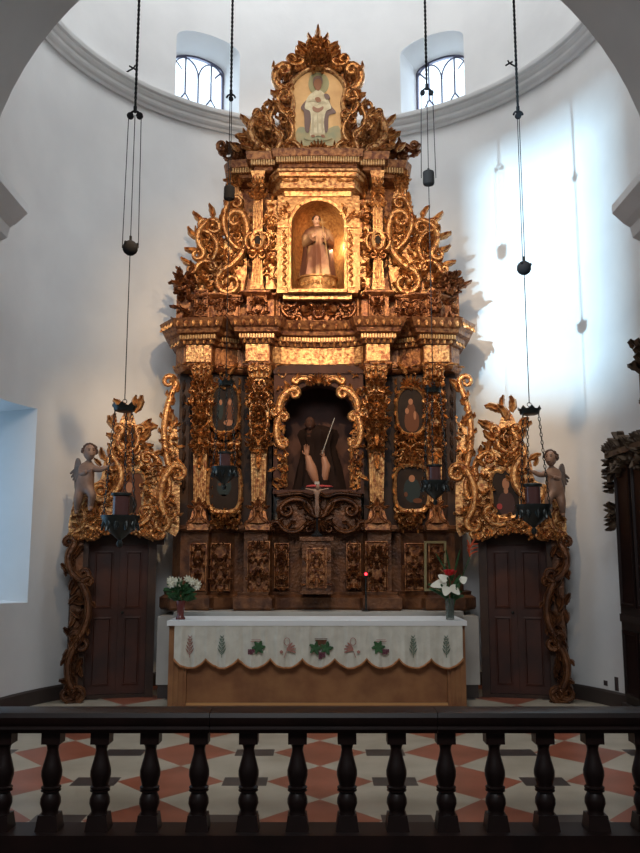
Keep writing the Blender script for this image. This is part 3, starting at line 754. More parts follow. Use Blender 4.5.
m = MB(); F = Fr((0, 10.70, 0)); a = F.px(283, 299); b = F.px(352, 294); m.fbox(F, a[0], b[0], a[1], b[1], -.3, 0); m.fbox(F, a[0]-.08, b[0]+.08, b[1], b[1]+.05, -.3, .06)
m.build('niche_sill', 'gold', ret, smooth=False)

# ---- upper storey
zU0 = rz(291); FU = Fr((0, 10.72, 0))
m = MB(); a = FU.px(249, 291); b = FU.px(386, 168)
m.fbox(FU, a[0], b[0], a[1], b[1], -.75, -.45)
a2 = FU.px(224, 291); b2 = FU.px(411, 168)
m.fbox(FU, a2[0], b2[0], a2[1], b2[1], -.75, -.5); m.build('upper_backing', 'gold_red', ret, smooth=False)
# aedicule with arched niche
FA = Fr((0, 10.64, 0)); a = FA.px(277, 290); b = FA.px(359.5, 198); oa = FA.px(291, 290); ob = FA.px(344, 201)
cu = (oa[0]+ob[0])/2; r = (ob[0]-oa[0])/2; vs_ = ob[1]-r
m = MB(); m.archwall(FA, a[0], b[0], a[1], b[1]+.03, cu, r, vs_, -.12, 0, 20)
aed = m.build('aedicule', 'niche_gold', ret, angle=30)
m = MB(); m.ring(FA, [(cu-r, a[1])]+[(cu+r, a[1])]+[(cu+r*math.cos(PI*i/16), vs_+r*math.sin(PI*i/16)) for i in range(17)][0:], [(0, 0), (.0, .02), (.035, .03), (.045, .012), (.045, 0)])
m.fbox(FA, a[0], cu-r+.0, vs_-.03, vs_+.01, 0, .03); m.fbox(FA, cu+r, b[0], vs_-.03, vs_+.01, 0, .03)
for s in (-1, 1):
    u = cu+s*(r+.085)
    m.ring(FA, [(u-.05, a[1]+.03), (u+.05, a[1]+.03), (u+.05, vs_-.05), (u-.05, vs_-.05)], [(0, 0), (0, .015), (-.012, .015), (-.012, 0)])
    for k in range(14): m.leaf(FA, u, a[1]+.06+k*.052, PI/2+(.7 if k % 2 else -.7), .07, .038, .025, -1.4 if k % 2 else 1.4, 2)
    m.foliage(FA, [(cu+s*(r*.75), vs_+r*.85), (cu+s*(r+.16), vs_+r*.85), (cu+s*(r+.16), vs_+r*.2), (cu+s*(r+.05), vs_+r*.4)], 16, .075, .028, rng)
m.build('arch_moulding', 'gold', aed)
m = MB(); k = 16; dd = .42
rows = [[FA(cu-r*math.cos(PI*j/k), v, -.12-dd*math.sin(PI*j/k)*1.0) for j in range(k+1)] for v in (a[1], vs_)]
for i in range(1, 7):
    t = PI/2*i/6; rows.append([FA(cu-r*math.cos(t)*math.cos(PI*j/k), vs_+r*math.sin(t), -.12-dd*math.cos(t)*math.sin(PI*j/k)) for j in range(k+1)])
m.grid(rows); m.add([FA(cu-r*math.cos(PI*j/k), a[1], -.12-dd*math.sin(PI*j/k)) for j in range(k+1)], [tuple(range(k+1))])
m.build('niche_recess', 'niche_gold', aed)
UN = (FA(cu, a[1], -.28), a[1], cu)
# entablature over the niche with splayed sides
cz0, cz1 = FA.px(318, 197)[1], FA.px(318, 170)[1]
pth = [(CX-.60, 11.0), (CX-.56, 10.72), (CX-.47, 10.55), (CX+.47, 10.55), (CX+.56, 10.72), (CX+.60, 11.0)]
m = MB(); m.moulding(pth, [(-.06, cz0), (-.05, cz0+.06), (.03, cz0+.075), (.03, cz0+.14), (.0, cz0+.15), (.0, cz0+.22), (.05, cz0+.235), (.06, cz0+.275), (.09, cz0+.285), (.09, cz0+.315), (0, cz0+.32)], back=11.1)
m.build('niche_entablature', 'gold', aed, smooth=False)
m = MB(); Fq = Fr((0, 10.55, 0)); q = Fq.px(318, 181)
for s in (-1, 0, 1): m.leaf(Fq, q[0]+s*.36, q[1]-.0, 0, .11, .05, .02, .3, 3, .0); m.leaf(Fq, q[0]+s*.36, q[1]-.0, PI, .11, .05, .02, -.3, 3, .0)
m.build('canopy_leaves', 'gold', aed)
# aedicule side strips of foliage drops
for sg in (-1, 1):
    F = Fr((0, 10.82, 0)); m = MB(); P = F.pxs([(266, 289), (277, 289), (277, 200), (266, 200)])
    m.fbox(F, P[0][0], P[1][0], P[0][1], P[2][1], -.2, 0); m.foliage(F, P, 46, .11, .05, rng)
    fin(m, sg, 'foliage_drop', 'gold', aed)
# pilasters of the upper storey
def upper_pil(sg, x0, x1, D, y0, y1):
    F = Fr((0, D, 0)); a = F.px(x0, y0); b = F.px(x1, y1); c = (a[0]+b[0])/2; w = (b[0]-a[0])/2; H_ = b[1]-a[1]; v = lambda t: a[1]+H_*t
    m = MB(); dep = -.3
    m.frust(F, (c-w, c+w, v(0), dep, .03), (c-w*.95, c+w*.95, v(.04), dep, .02)); m.frust(F, (c-w*.9, c+w*.9, v(.04), dep, 0), (c-w*.6, c+w*.6, v(.30), dep, -.03))
    m.frust(F, (c-w*.7, c+w*.7, v(.30), dep, -.01), (c-w*.7, c+w*.7, v(.90), dep, -.01))
    for q in (-.4, 0, .4): m.strip(F, [(c+q*w, v(.06)), (c+q*w*.8, v(.28))], .02, .015); m.strip(F, [(c+q*w, v(.52)), (c+q*w, v(.74))], .022, .018)
    # oval bull's-eye
    ov = [(c+w*.62*math.cos(t), v(.41)+.10*math.sin(t)) for t in [2*PI*i/16 for i in range(16)]]
    m.ring(F, ov, [(0, 0), (.0, .05), (.03, .06), (.05, .0)]); 
    m.foliage(F, [(c-w, v(.30)), (c+w, v(.30)), (c+w, v(.36)), (c-w, v(.36))], 8, .08, .04, rng, True)
    for s in (-1, 1): m.volute(F, (c+s*w*.5, v(.32)), (c+s*w*1.2, v(.47)), -s*.3, s, s, .035, .04, .2, .2)
    m.foliage(F, [(c-w, v(.74)), (c+w, v(.74)), (c+w, v(.90)), (c-w, v(.90))], 18, .09, .04, rng, True)
    p = fin(m, sg, 'upper_pilaster', 'gold', ret)
    m = MB(); m.plate(F, [(c+w*.42*math.cos(t), v(.41)+.075*math.sin(t)) for t in [2*PI*i/16 for i in range(16)]], 0, .012); fin(m, sg, 'oval_medallion', 'c_dark', p, smooth=False)
    m = MB(); m.frust(F, (c-w*.75, c+w*.75, v(.90), dep, .0), (c-w*1.05, c+w*1.05, v(1), dep, .05))
    for k_ in range(4): m.leaf(F, c+(k_-1.5)*w*.45, v(.89), PI/2, .09, .06, .03, 0, 2, .01)
    fin(m, sg, 'capital', 'gold', p)
for sg in (-1, 1):
    upper_pil(sg, 250, 265, 10.72, 290, 172)
    upper_pil(sg, 227, 241, 10.95, 226, 172)
# ---- top cornice
def z2(y): return zz(y, 10.7)
top_half = [(-1.17, 11.3), (-1.16, 11.02), (-1.12, 10.95), (-.90, 10.92), (-.885, 10.98), (-.84, 10.98), (-.83, 10.70), (-.62, 10.70), (-.60, 10.85), (-.56, 10.85), (-.50, 10.62), (0, 10.60)]
zt0, zt1 = z2(171), z2(157)
m = MB(); m.moulding(path_sym(top_half), [(-.02, zt0-.02), (.02, zt0), (.02, zt0+.05), (.06, zt0+.06), (.07, zt0+.10), (.11, zt0+.12), (.13, zt1), (.13, zt1+.02), (0, zt1+.03)], back=RY)
m.cur = 1; dentils(m, path_sym(top_half), .065, zt0+.045, zt0+.115, .020, .012, .035)
tc = m.build('top_cornice', ['gold_red', 'gold2'], ret, smooth=False)
# ---- side scroll wings of the upper storey
def side_scroll(sg):
    F = Fr((0, 10.95, 0)); m = MB()
    out = smooth(F.pxs([(243, 289), (192, 289), (190, 276), (197, 262), (196, 240), (200, 226), (212, 216), (222, 222), (221, 240), (226, 232), (226, 204), (236, 192), (243, 200)]), 4, True)
    m.plate(F, out, -.16, -.03)
    v = lambda A, B, sag, sa, sb, w, ra=.2, rb=.2, n0=0: m.volute(F, F.px(*A), F.px(*B), sag, sa, sb, w, .075, ra, rb, n0)
    v((222, 272), (243, 215), -.22, 1, 1, .085, .22, .14, .02)      # the big C
    v((238, 250), (232, 200), .2, 1, -1, .06, .1, .12, .02)
    v((204, 252), (214, 222), .3, -1, -1, .07, .2, .22, .03)
    v((212, 262), (203, 232), -.3, 1, -1, .06, .2, .2, .02)
    v((196, 272), (216, 266), .3, -1, -1, .06, .2, .2, .02)
    for (x, y, a_, L) in ((205, 224, 2.4, .2), (213, 219, 1.5, .18), (219, 222, .8, .16), (200, 238, 3.0, .2), (199, 250, 3.4, .18), (194, 266, 2.8, .18), (229, 206, 2.2, .16), (233, 198, 1.6, .16), (208, 236, 1.9, .2), (190, 282, 3.0, .14)):
        q = F.px(x, y); m.leaf(F, q[0], q[1], a_, L, L*.6, .06, rng.uniform(-1.6, 1.6), 3, .02)
    P = F.pxs([(194, 286), (240, 286), (232, 262), (224, 250), (218, 230), (204, 230), (198, 262)])
    m.foliage(F, P, 120, .10, .055, rng)
    m.foliage(F, F.pxs([(228, 240), (242, 240), (242, 202), (230, 202)]), 20, .11, .05, rng)
    c = F.px(222, 271)
    fin(m, sg, 'scroll_bracket', 'gold', ret)
    # outer finial lump over the end of the attic
    F = Fr((0, 10.9, 0)); m = MB(); c = F.px(183, 277)
    m.fbox(F, c[0]-.06, c[0]+.1, c[1]-.2, c[1]-.02, -.1, 0)
    for i in range(9): m.leaf(F, c[0]+.02, c[1]-.12, .2+i*.35, .17, .1, .06, rng.uniform(-1, 1), 3, -.03)
    m.foliage(F, [(c[0]-.12, c[1]-.18), (c[0]+.16, c[1]-.18), (c[0]+.1, c[1]+.06), (c[0]-.08, c[1]+.06)], 16, .13, .06, rng)
    fin(m, sg, 'leaf_finial', 'gold_red', ret)
    # lying drapery lump on the attic
for sg in (-1, 1): side_scroll(sg)
# ---- crown
FC = Fr((0, 10.80, 0))
out_l = [(318, 158), (262, 158), (247, 152), (246, 132), (252, 114), (260, 110), (264, 122), (276, 130), (281, 112), (282, 84), (280, 66), (288, 60), (294, 66), (303, 63), (307, 50), (318, 44)]
ol = FC.pxs(out_l); cc = FC.px(318, 100)[0]
poly = smooth(ol, 4)[:-1]; poly = poly+[(2*cc-u, v) for u, v in reversed(poly)][:-1]
m = MB(); m.plate(FC, poly, -.10, -.02); m.build('crown_board', 'gold_red', ret)
# painting in the crown
pl = FC.pxs([(318, 146), (305, 148), (299, 150), (296, 141), (294, 120), (296, 104), (293, 90), (299, 80), (308, 74), (318, 73)])
pp = smooth(pl, 3); pp = pp[:-1]+[(2*cc-u, v) for u, v in reversed(pp)][:-1]
m = MB(); m.plate(FC, pp, -.02, .03); m.cur = 1
m.plate(FC, smooth(FC.pxs([(301, 147), (295.5, 136), (300, 128), (310, 131), (318, 136), (326, 131), (338, 127), (341, 137), (336, 147), (318, 145)]), 3, True), .02, .033)
def blob(L, mi, n_, cl=True):
    m.cur = mi; m.plate(FC, smooth(FC.pxs(L), 4, True), .02, n_)
blob([(308.5, 85), (311, 77), (318, 74), (326, 77), (329, 85), (326, 93), (318, 96), (311, 93)], 2, .036)
blob([(311, 98), (305, 103), (301, 109), (304, 114), (305, 131), (309, 133), (312, 118), (322, 118), (325, 133), (328, 131), (329, 117), (336, 114), (331, 107), (328, 99), (320, 95)], 3, .039)
blob([(314, 93), (309, 97), (306, 103), (305, 110), (310, 113), (311, 124), (310, 136), (314, 138), (318, 137), (323, 138), (325, 135), (324, 124), (326, 113), (331, 110), (329, 103), (326, 97), (322, 93), (318, 91)], 4, .043)
for L in ([(313, 116), (314, 126), (313, 136), (312, 126)], [(317.5, 114), (318.5, 126), (318, 137), (316.8, 126)], [(322, 115), (323, 126), (322.5, 136), (321.3, 126)], [(309, 103), (314, 101), (320, 104), (314, 103)], [(327, 105), (322, 103), (317, 107), (322, 105)]): blob(L, 7, .0455)
blob([(313, 108), (313, 112), (318, 114), (323, 111), (323, 108), (318, 110)], 5, .046)
blob([(314, 88), (314, 82), (318, 80), (321.5, 83), (321, 89), (318, 92.5)], 6, .047)
blob([(313.4, 86), (313.6, 80), (318, 77.5), (322.2, 80), (322.2, 86), (321, 82), (318, 80.4), (315, 82)], 3, .049)
blob([(324, 96), (328, 96), (330, 100), (326, 101)], 3, .048); blob([(315, 100), (319, 99), (321, 103), (317, 104)], 6, .048)
blob([(304, 140), (311, 137), (318, 139), (326, 137), (332, 140), (318, 142.5)], 1, .044)
blob([(311, 137), (314, 136.3), (315, 138.5), (312, 139)], 6, .047); blob([(321, 136.5), (324, 136.5), (325, 139), (322, 139)], 6, .047)
m.build('crown_painting', ['c_gold', 'c_mist', 'c_halo', 'c_purple', 'c_white', 'c_pink', 'c_flesh', 'c_fold'], ret, smooth=False)
m = MB(); m.ring(FC, pp if True else 0, [(.075, -.03), (.075, .03), (.05, .06), (.02, .05), (-.01, .035), (-.01, 0)]) if False else m.ring(FC, pp[::-1], [(.005, 0), (.005, .04), (.03, .06), (.06, .05), (.075, .03), (.075, -.02)])
def both(fn):
    for s in (-1, 1): fn(s)
def mpx(x, y, s): q = FC.px(x, y); return (q[0], q[1]) if s < 0 else (2*cc-q[0], q[1])
def crown_half(s):
    V = lambda A, B, sag, sa, sb, w, ra=.2, rb=.2, n0=.02: m.volute(FC, mpx(*A, s), mpx(*B, s), sag*(1 if s < 0 else -1), sa*(1 if s < 0 else -1), sb*(1 if s < 0 else -1), w, .075, ra, rb, n0)
    V((286, 92), (283, 67), .35, -1, -1, .09, .22, .2)       # ear
    V((303, 65), (288, 62), .3, 1, -1, .06, .2, .3)
    V((287, 118), (283, 93), .25, -1, -1, .06, .18, .18)
    V((285, 146), (287, 120), -.25, 1, -1, .06, .18, .18)
    V((300, 152), (286, 146), -.3, 1, 1, .06, .2, .2)
    V((266, 150), (258, 118), .3, -1, -1, .10, .2, .22)      # side scroll
    V((262, 120), (256, 113), .4, -1, -1, .06, .3, .3)
    V((278, 150), (268, 132), -.3, 1, -1, .07, .2, .25)
    V((281, 134), (274, 112), .25, -1, 1, .05, .2, .25)
    def Lf(x, y, a_, L, W=None):
        q = mpx(x, y, s); aa = a_ if s < 0 else PI-a_; m.leaf(FC, q[0], q[1], aa, L, W or L*.6, .06, rng.uniform(.3, 1.4)*(1 if s < 0 else -1), 3, .02)
    for t in ((283, 100, 2.6, .18), (284, 110, 2.2, .16), (283, 78, 2.0, .16), (250, 140, 2.6, .2), (252, 128, 2.2, .2), (256, 150, 2.8, .2), (270, 122, 1.7, .2), (274, 116, 1.4, .2), (276, 112, 1.9, .16), (263, 140, 1.6, .22), (272, 142, 1.2, .2), (296, 66, 1.9, .14), (308, 62, 2.4, .2), (310, 54, 2.2, .2), (288, 140, 1.2, .18), (240, 152, 2.4, .14), (247, 150, 1.8, .16), (306, 66, 3.4, .2)): Lf(*t)
    P = [mpx(x, y, s) for x, y in ((248, 155), (282, 155), (280, 134), (268, 128), (258, 118), (250, 130))]
    m.foliage(FC, P, 70, .10, .055, rng, n0=.01)
    P = [mpx(x, y, s) for x, y in ((281, 152), (290, 152), (289, 76), (281, 76))]
    m.foliage(FC, P, 50, .08, .04, rng, n0=.01)
both(crown_half)
q = FC.px(318, 152); m.shell(FC, q[0], q[1]-.02, PI/2, .15, .05, .03); m.leaf(FC, q[0]-.02, q[1]-.02, 0, .2, .1, .05, .4, 3, .03); m.leaf(FC, q[0]+.02, q[1]-.02, PI, .2, .1, .05, -.4, 3, .03)
P = FC.pxs([(302, 70), (334, 70), (328, 56), (318, 48), (308, 56)]); m.foliage(FC, P, 26, .12, .06, rng, True, .02)
m.build('crown_frame', 'gold', ret)
m = MB()                                              # openwork finial
P = smooth(FC.pxs([(311, 58), (308, 46), (311, 38), (316, 34), (318, 30), (321, 35), (325, 39), (328, 46), (325, 58)]), 3, True); m.plate(FC, P, -.08, -.02)
for (x, y, a_, L) in ((318, 38, PI/2, .15), (315, 43, 2.6, .14), (321, 43, .55, .14), (313, 49, 3.3, .13), (323, 49, -.15, .13), (309, 58, 2.75, .22), (327, 58, .4, .22), (318, 47, PI/2, .16), (314, 54, 2.4, .14), (322, 54, .75, .14), (310, 62, 3.1, .2), (326, 62, .0, .2)):
    q = FC.px(x, y); m.leaf(FC, q[0], q[1], a_, L, L*.6, .06, (PI/2-a_)*.5 if abs(a_-PI/2) > .1 else 0, 3, -.02)
for s in (-1, 1): q = FC.px(318+s*5, 49); m.volute(FC, (q[0], q[1]-.08), (q[0]+s*.04, q[1]+.1), s*.3, -s, -s, .045, .06, .25, .25)
for (x, y) in ((313, 44), (323, 44), (318, 41), (312, 52), (324, 52), (318, 54)): q = FC.px(x, y); m.rosette(FC, q[0], q[1], .06, .05, 6, -.01)
m.build('crown_finial', 'gold', ret)
for sg in (-1, 1):                                     # small volutes on the outer cornice blocks
    F = Fr((0, 10.95, 0)); m = MB(); 
    m.volute(F, F.px(244, 155), F.px(226, 150), -.35, 1, -1, .07, .06, .25, .28); m.volute(F, F.px(238, 156), F.px(246, 146), .3, -1, 1, .05, .05, .25, .25)
    m.foliage(F, F.pxs([(222, 158), (247, 158), (246, 148), (226, 150)]), 18, .13, .055, rng)
    fin(m, sg, 'cornice_volute', 'gold_red', ret)

# ================================================================== STATUES
def figure_robe(m, o, h, w, lean=0, n=28, folds=9, seed=1, top=.80):
    rg = random.Random(seed); ph = [rg.uniform(0, 6.28) for _ in range(3)]
    prof = [(0, .50), (.05, .50), (.15, .46), (.30, .42), (.45, .36), (.56, .33), (.62, .36), (.70, .40), (.76, .36), (.80, .22), (.825, .12)]
    rows = []
    for t, r in prof:
        z = h*t; rows.append([])
        for j in range(n):
            a = 2*PI*j/n; f = 1+.17*(1-.7*t)*math.sin(folds*a+ph[0]+2*t)+.07*math.sin(5*a+ph[1]+5*t)
            rows[-1].append(o+Vector((w*r*f*math.cos(a)+lean*t*h, w*.72*r*f*math.sin(a), z)))
    m.grid(rows, cu=True); m.add(rows[0], [tuple(range(n-1, -1, -1))]); m.add(rows[-1], [tuple(range(n))])
def head(m, c, r, up=0.0, turn=0.0):                  # face towards -Y
    rows = []; n = 14; k = 12
    for i in range(k+1):
        t = PI*i/k; z = -math.cos(t); row = []
        for j in range(n):
            a = 2*PI*j/n; x = math.sin(t)*math.cos(a)*.78; y = math.sin(t)*math.sin(a)*.92
            if z < -.3: x *= 1+.25*(z+.3); 
            if y < 0:
                if -.35 < z < .15 and abs(x) < .16: y -= .20*(1-abs(x)/.16)*(1-(z+.35)/.6)      # nose
                if .05 < z < .35 and .15 < abs(x) < .5: y += .09                                  # eye sockets
                if -.75 < z < -.5 and abs(x) < .3: y -= .06
            row.append(Vector((x, y, z*1.12)))
        rows.append(row)
    R_ = Matrix.Rotation(turn, 3, 'Z') @ Matrix.Rotation(up, 3, 'X')
    m.grid([[c+R_ @ (p*r) for p in row] for row in rows], cu=True)
    for s in (-1, 1): m.ball(c+R_ @ Vector((s*.78*r, .05*r, -.05*r)), r*.16, 6)
    e = m; m.cur = 1
    for s in (-1, 1):
        e.ball(c+R_ @ Vector((s*.30*r, -.80*r, .18*r)), r*.12, 6, 1.3, .7, .7)
        e.tube([c+R_ @ Vector((s*.16*r, -.86*r, .40*r)), c+R_ @ Vector((s*.44*r, -.76*r, .40*r))], r*.04, 5)
    e.tube([c+R_ @ Vector((-.2*r, -.80*r, -.56*r)), c+R_ @ Vector((0, -.90*r, -.58*r)), c+R_ @ Vector((.2*r, -.80*r, -.56*r))], r*.05, 5)
    m.cur = 0
def hand(m, w, d, size, spread=.25, n=Vector((0, -1, 0)), curl=.2):
    d = d.normalized(); s_ = d.cross(n).normalized()
    m.tube([w, w+d*size*.25, w+d*size*.5], [size*.13, size*.2, size*.2], 8, sq=.6, up=n)
    for i, (q, L) in enumerate(((-.30, .42), (-.1, .5), (.1, .47), (.3, .36))):
        b = w+d*size*.46+s_*q*size*.55; e = (d+s_*q*spread*1.6).normalized()
        m.tube([b, b+e*L*size*.5, b+(e+n*curl).normalized()*L*size], [size*.055, size*.05, size*.032], 6)
    b = w+d*size*.15-s_*size*.15; e = (d*.6-s_*.8).normalized(); m.tube([b, b+e*size*.18, b+(e+d*.5).normalized()*size*.36], [size*.06, size*.052, size*.035], 6)
# saint in the upper niche
nc, nz, _ = UN
nc = Vector((UN[0].x, 10.80, nz))
st = thing('pedestal_block', (nc.x, 10.80, nz), 'gilded curved pedestal block under the statue in the upper niche', 'pedestal')
ph = zz(273.5, 10.66)-nz-.005
m = MB(); m.lathe((nc.x, 10.86, nz), [(.27, .005), (.27, .03), (.255, .045), (.255, ph-.03), (.275, ph-.02), (.275, ph)], 28, sq=.8); m.build('block', 'niche_gold', st, angle=30)
m = MB()
for i in range(7):
    t = -PI/2+(i-3)*.28; p = Vector((nc.x+.256*math.cos(t), 10.86+.8*.256*math.sin(t), nz+ph*.5)); N_ = Vector((math.cos(t), math.sin(t), 0))
    m.rosette(Fr(p, (-N_.y, N_.x, 0), (0, 0, 1), N_), 0, 0, .035, .012)
m.build('rosette', 'gold2', st)
sz = nz+ph+.003; sh = zz(215, 10.8)-sz
saint = thing('saint_statue', (nc.x+.0, 10.82, sz), 'small statue of a friar in gilded brown habit standing in the lit upper niche', 'statue')
o = Vector((nc.x, 10.84, sz))
m = MB(); figure_robe(m, o, sh, .42, .0, 30, 8, 3); m.build('habit', 'robe', saint)
m = MB()                                              # mantle falling behind the shoulders
rows = []
for t in (0.02, .2, .4, .6, .74, .82):
    w = .44*(.52-.22*t) if t < .7 else .44*(.36-(t-.7)*1.2); rows.append([o+Vector((w*math.cos(a)*1.08, w*.85*math.sin(a)*(1.0)+.02, sh*t)) for a in [(-.25+1.5*j/12)*PI for j in range(13)]])
m.grid(rows); m.grid([[p+Vector((0, .012, 0)) for p in r] for r in rows]); m.build('mantle', 'cloak', saint)
m = MB()
for s, el, wr in ((-1, Vector((-.16, -.06, .52*sh)), Vector((-.07, -.17, .58*sh))), (1, Vector((.17, -.05, .50*sh)), Vector((.10, -.18, .56*sh)))):
    sh_ = Vector((s*.12, 0, .74*sh)); m.tube([o+sh_, o+(sh_+el)*.5+Vector((s*.02, 0, 0)), o+el, o+(el+wr)*.5, o+wr], [.055, .06, .055, .052, .06], 10)
m.build('sleeves', 'robe', saint)
m = MB(); hc = o+Vector((-.02, -.02, .915*sh)); m.tube([o+Vector((0, 0, .80*sh)), hc+Vector((0, .01, -.04))], [.04, .034], 10); head(m, hc, .062, .25, .3); m.build('head', ['skin2', 'hair'], saint)
m = MB(); hand(m, o+Vector((-.07, -.17, .58*sh)), Vector((.4, -.3, .5)), .085); m.build('hand', 'skin2', saint)
m = MB(); hand(m, o+Vector((.10, -.18, .56*sh)), Vector((-.2, -.3, .6)), .085); m.build('hand', 'skin2', saint)
m = MB(); m.lathe(hc+Vector((.0, .012, .02)), [(.056, -.02), (.060, .0), (.058, .02), (.040, .045)], 14, cap=False); m.build('hair', 'hair', saint)
m = MB(); m.tube([o+Vector((.13, -.19, .30*sh)), o+Vector((.085, -.20, .6*sh)), o+Vector((.05, -.21, .86*sh))], .008, 6); m.tube([o+Vector((.02, -.21, .80*sh)), o+Vector((.10, -.2, .805*sh))], .007, 6); m.build('cross_staff', 'gold2', saint)

# dark robed figure in the main niche
o = Vector((NCU, 11.02, NZ+.003)); fh = zz(412, 11.0)-NZ
fig = thing('niche_figure', o, 'dark robed figure with pale raised forearms and a thin rod inside the main niche', 'statue')
m = MB(); figure_robe(m, o, fh, .62, 0, 30, 9, 8); m.build('robe', 'black_robe', fig)
m = MB(); F = Fr((0, 10.84, 0))
def P3(x, y, D): return at(x, y, D)
m.tube([P3(319, 487, 10.86), P3(315.5, 480, 10.85), P3(311, 468, 10.84), P3(307.5, 456, 10.84)], [.02, .05, .07, .035], 10)
m.tube([P3(322, 487, 10.86), P3(324, 479, 10.85), P3(326, 466, 10.84), P3(323.5, 457, 10.84)], [.02, .055, .06, .035], 10)
m.build('sleeves', 'c_pink', fig)
m = MB(); hand(m, P3(307, 456, 10.84), Vector((-.05, 0, 1)), .16, .1); m.build('hand', 'c_pink', fig)
m = MB(); hand(m, P3(323.5, 457, 10.84), Vector((-.1, -.1, .9)), .11, .1, curl=1.0); m.build('hand', 'c_pink', fig)
m = MB(); hc = P3(310, 424, 10.9); m.tube([hc+Vector((0.0, .03, -.16)), hc+Vector((0, .01, -.05))], [.06, .045], 10); head(m, hc, .085, 0, -.1); m.build('head', ['dim_skin', 'hair'], fig)
m = MB(); m.tube([P3(322, 454, 10.80), P3(334.5, 418, 10.80)], .006, 6); m.build('rod', 'rod', fig)
m = MB(); c_ = P3(318, 487, 10.85); m.ball(c_, .2, 12, 1, .5, .16); m.build('cushion', 'red_cloth', fig)

# cherubs on the door pieces
def cherub(o, sg, label, sc_=1.0):
    t = thing('cherub_statue', o, label, 'statue', None)
    k = lambda x, y, z: o+Vector((sg*x*sc_, y*sc_, z*sc_))
    pts = [(0, 0, .30), (.01, 0, .42), (.03, -.01, .54), (.04, -.015, .60), (.04, -.02, .63),
           (-.05, 0, .53), (-.03, -.06, .44), (.05, -.10, .48), (.10, -.02, .52), (.20, -.05, .50), (.30, -.05, .55),
           (-.05, -.01, .26), (-.06, -.05, .14), (-.08, .0, .02), (.05, -.02, .26), (.12, -.08, .20), (.08, -.02, .07), (.10, -.07, .03), (-.07, -.06, 0.0)]
    ed = [(0, 1), (1, 2), (2, 3), (3, 4), (2, 5), (5, 6), (6, 7), (2, 8), (8, 9), (9, 10), (0, 11), (11, 12), (12, 13), (0, 14), (14, 15), (15, 16), (16, 17), (13, 18)]
    rd = [.088, .09, .078, .034, .03, .044, .037, .028, .044, .036, .024, .070, .054, .030, .068, .054, .034, .022, .02]
    vs, fs = skin([(p[0]*sg*sc_, p[1]*sc_, p[2]*sc_) for p in pts], ed, [r*sc_ for r in rd], 2)
    m = MB(); m.add([o+v for v in vs], fs); head(m, k(.05, -.035, .705), .088*sc_, -.1, sg*.6)
    hand(m, k(.30, -.05, .55), Vector((sg*.8, -.1, .35)), .07*sc_); hand(m, k(.05, -.10, .48), Vector((sg*.8, -.2, .1)), .07*sc_)
    m.build('body', ['skin', 'hair'], t)
    m = MB(); hc = k(.045, -.02, .725); rg = random.Random(5)
    for i in range(60):
        a = rg.uniform(0, 2*PI); e = rg.uniform(-.3, 1.5); d = Vector((math.cos(a)*math.cos(e), math.sin(a)*math.cos(e)*.9+.25, math.sin(e)))
        if (d.x*sg*.5-d.y*.85) > .25 and d.z < .8: continue
        m.ball(hc+d.normalized()*.078*sc_, .026*sc_, 6)
    m.build('hair', 'hair', t)
    m = MB(); F = Fr(k(-.06, .05, .5), (sg*-.5, .5, 0), (0, 0, 1), (-sg*.5, -.5, 0))
    P = smooth([(0, -.02), (.03, .10), (.09, .16), (.14, .12), (.16, 0), (.14, -.14), (.10, -.26), (.05, -.2), (.02, -.12)], 3, True); P = [(u*sc_, v*sc_) for u, v in P]
    m.plate(F, P, -.01, .01)
    for i in range(5): m.leaf(F, .03*sc_, .06*sc_, -.3-.28*i, .2*sc_, .05*sc_, .012, -.3, 1, .01)
    m.build('wing', 'wing', t)
    return t

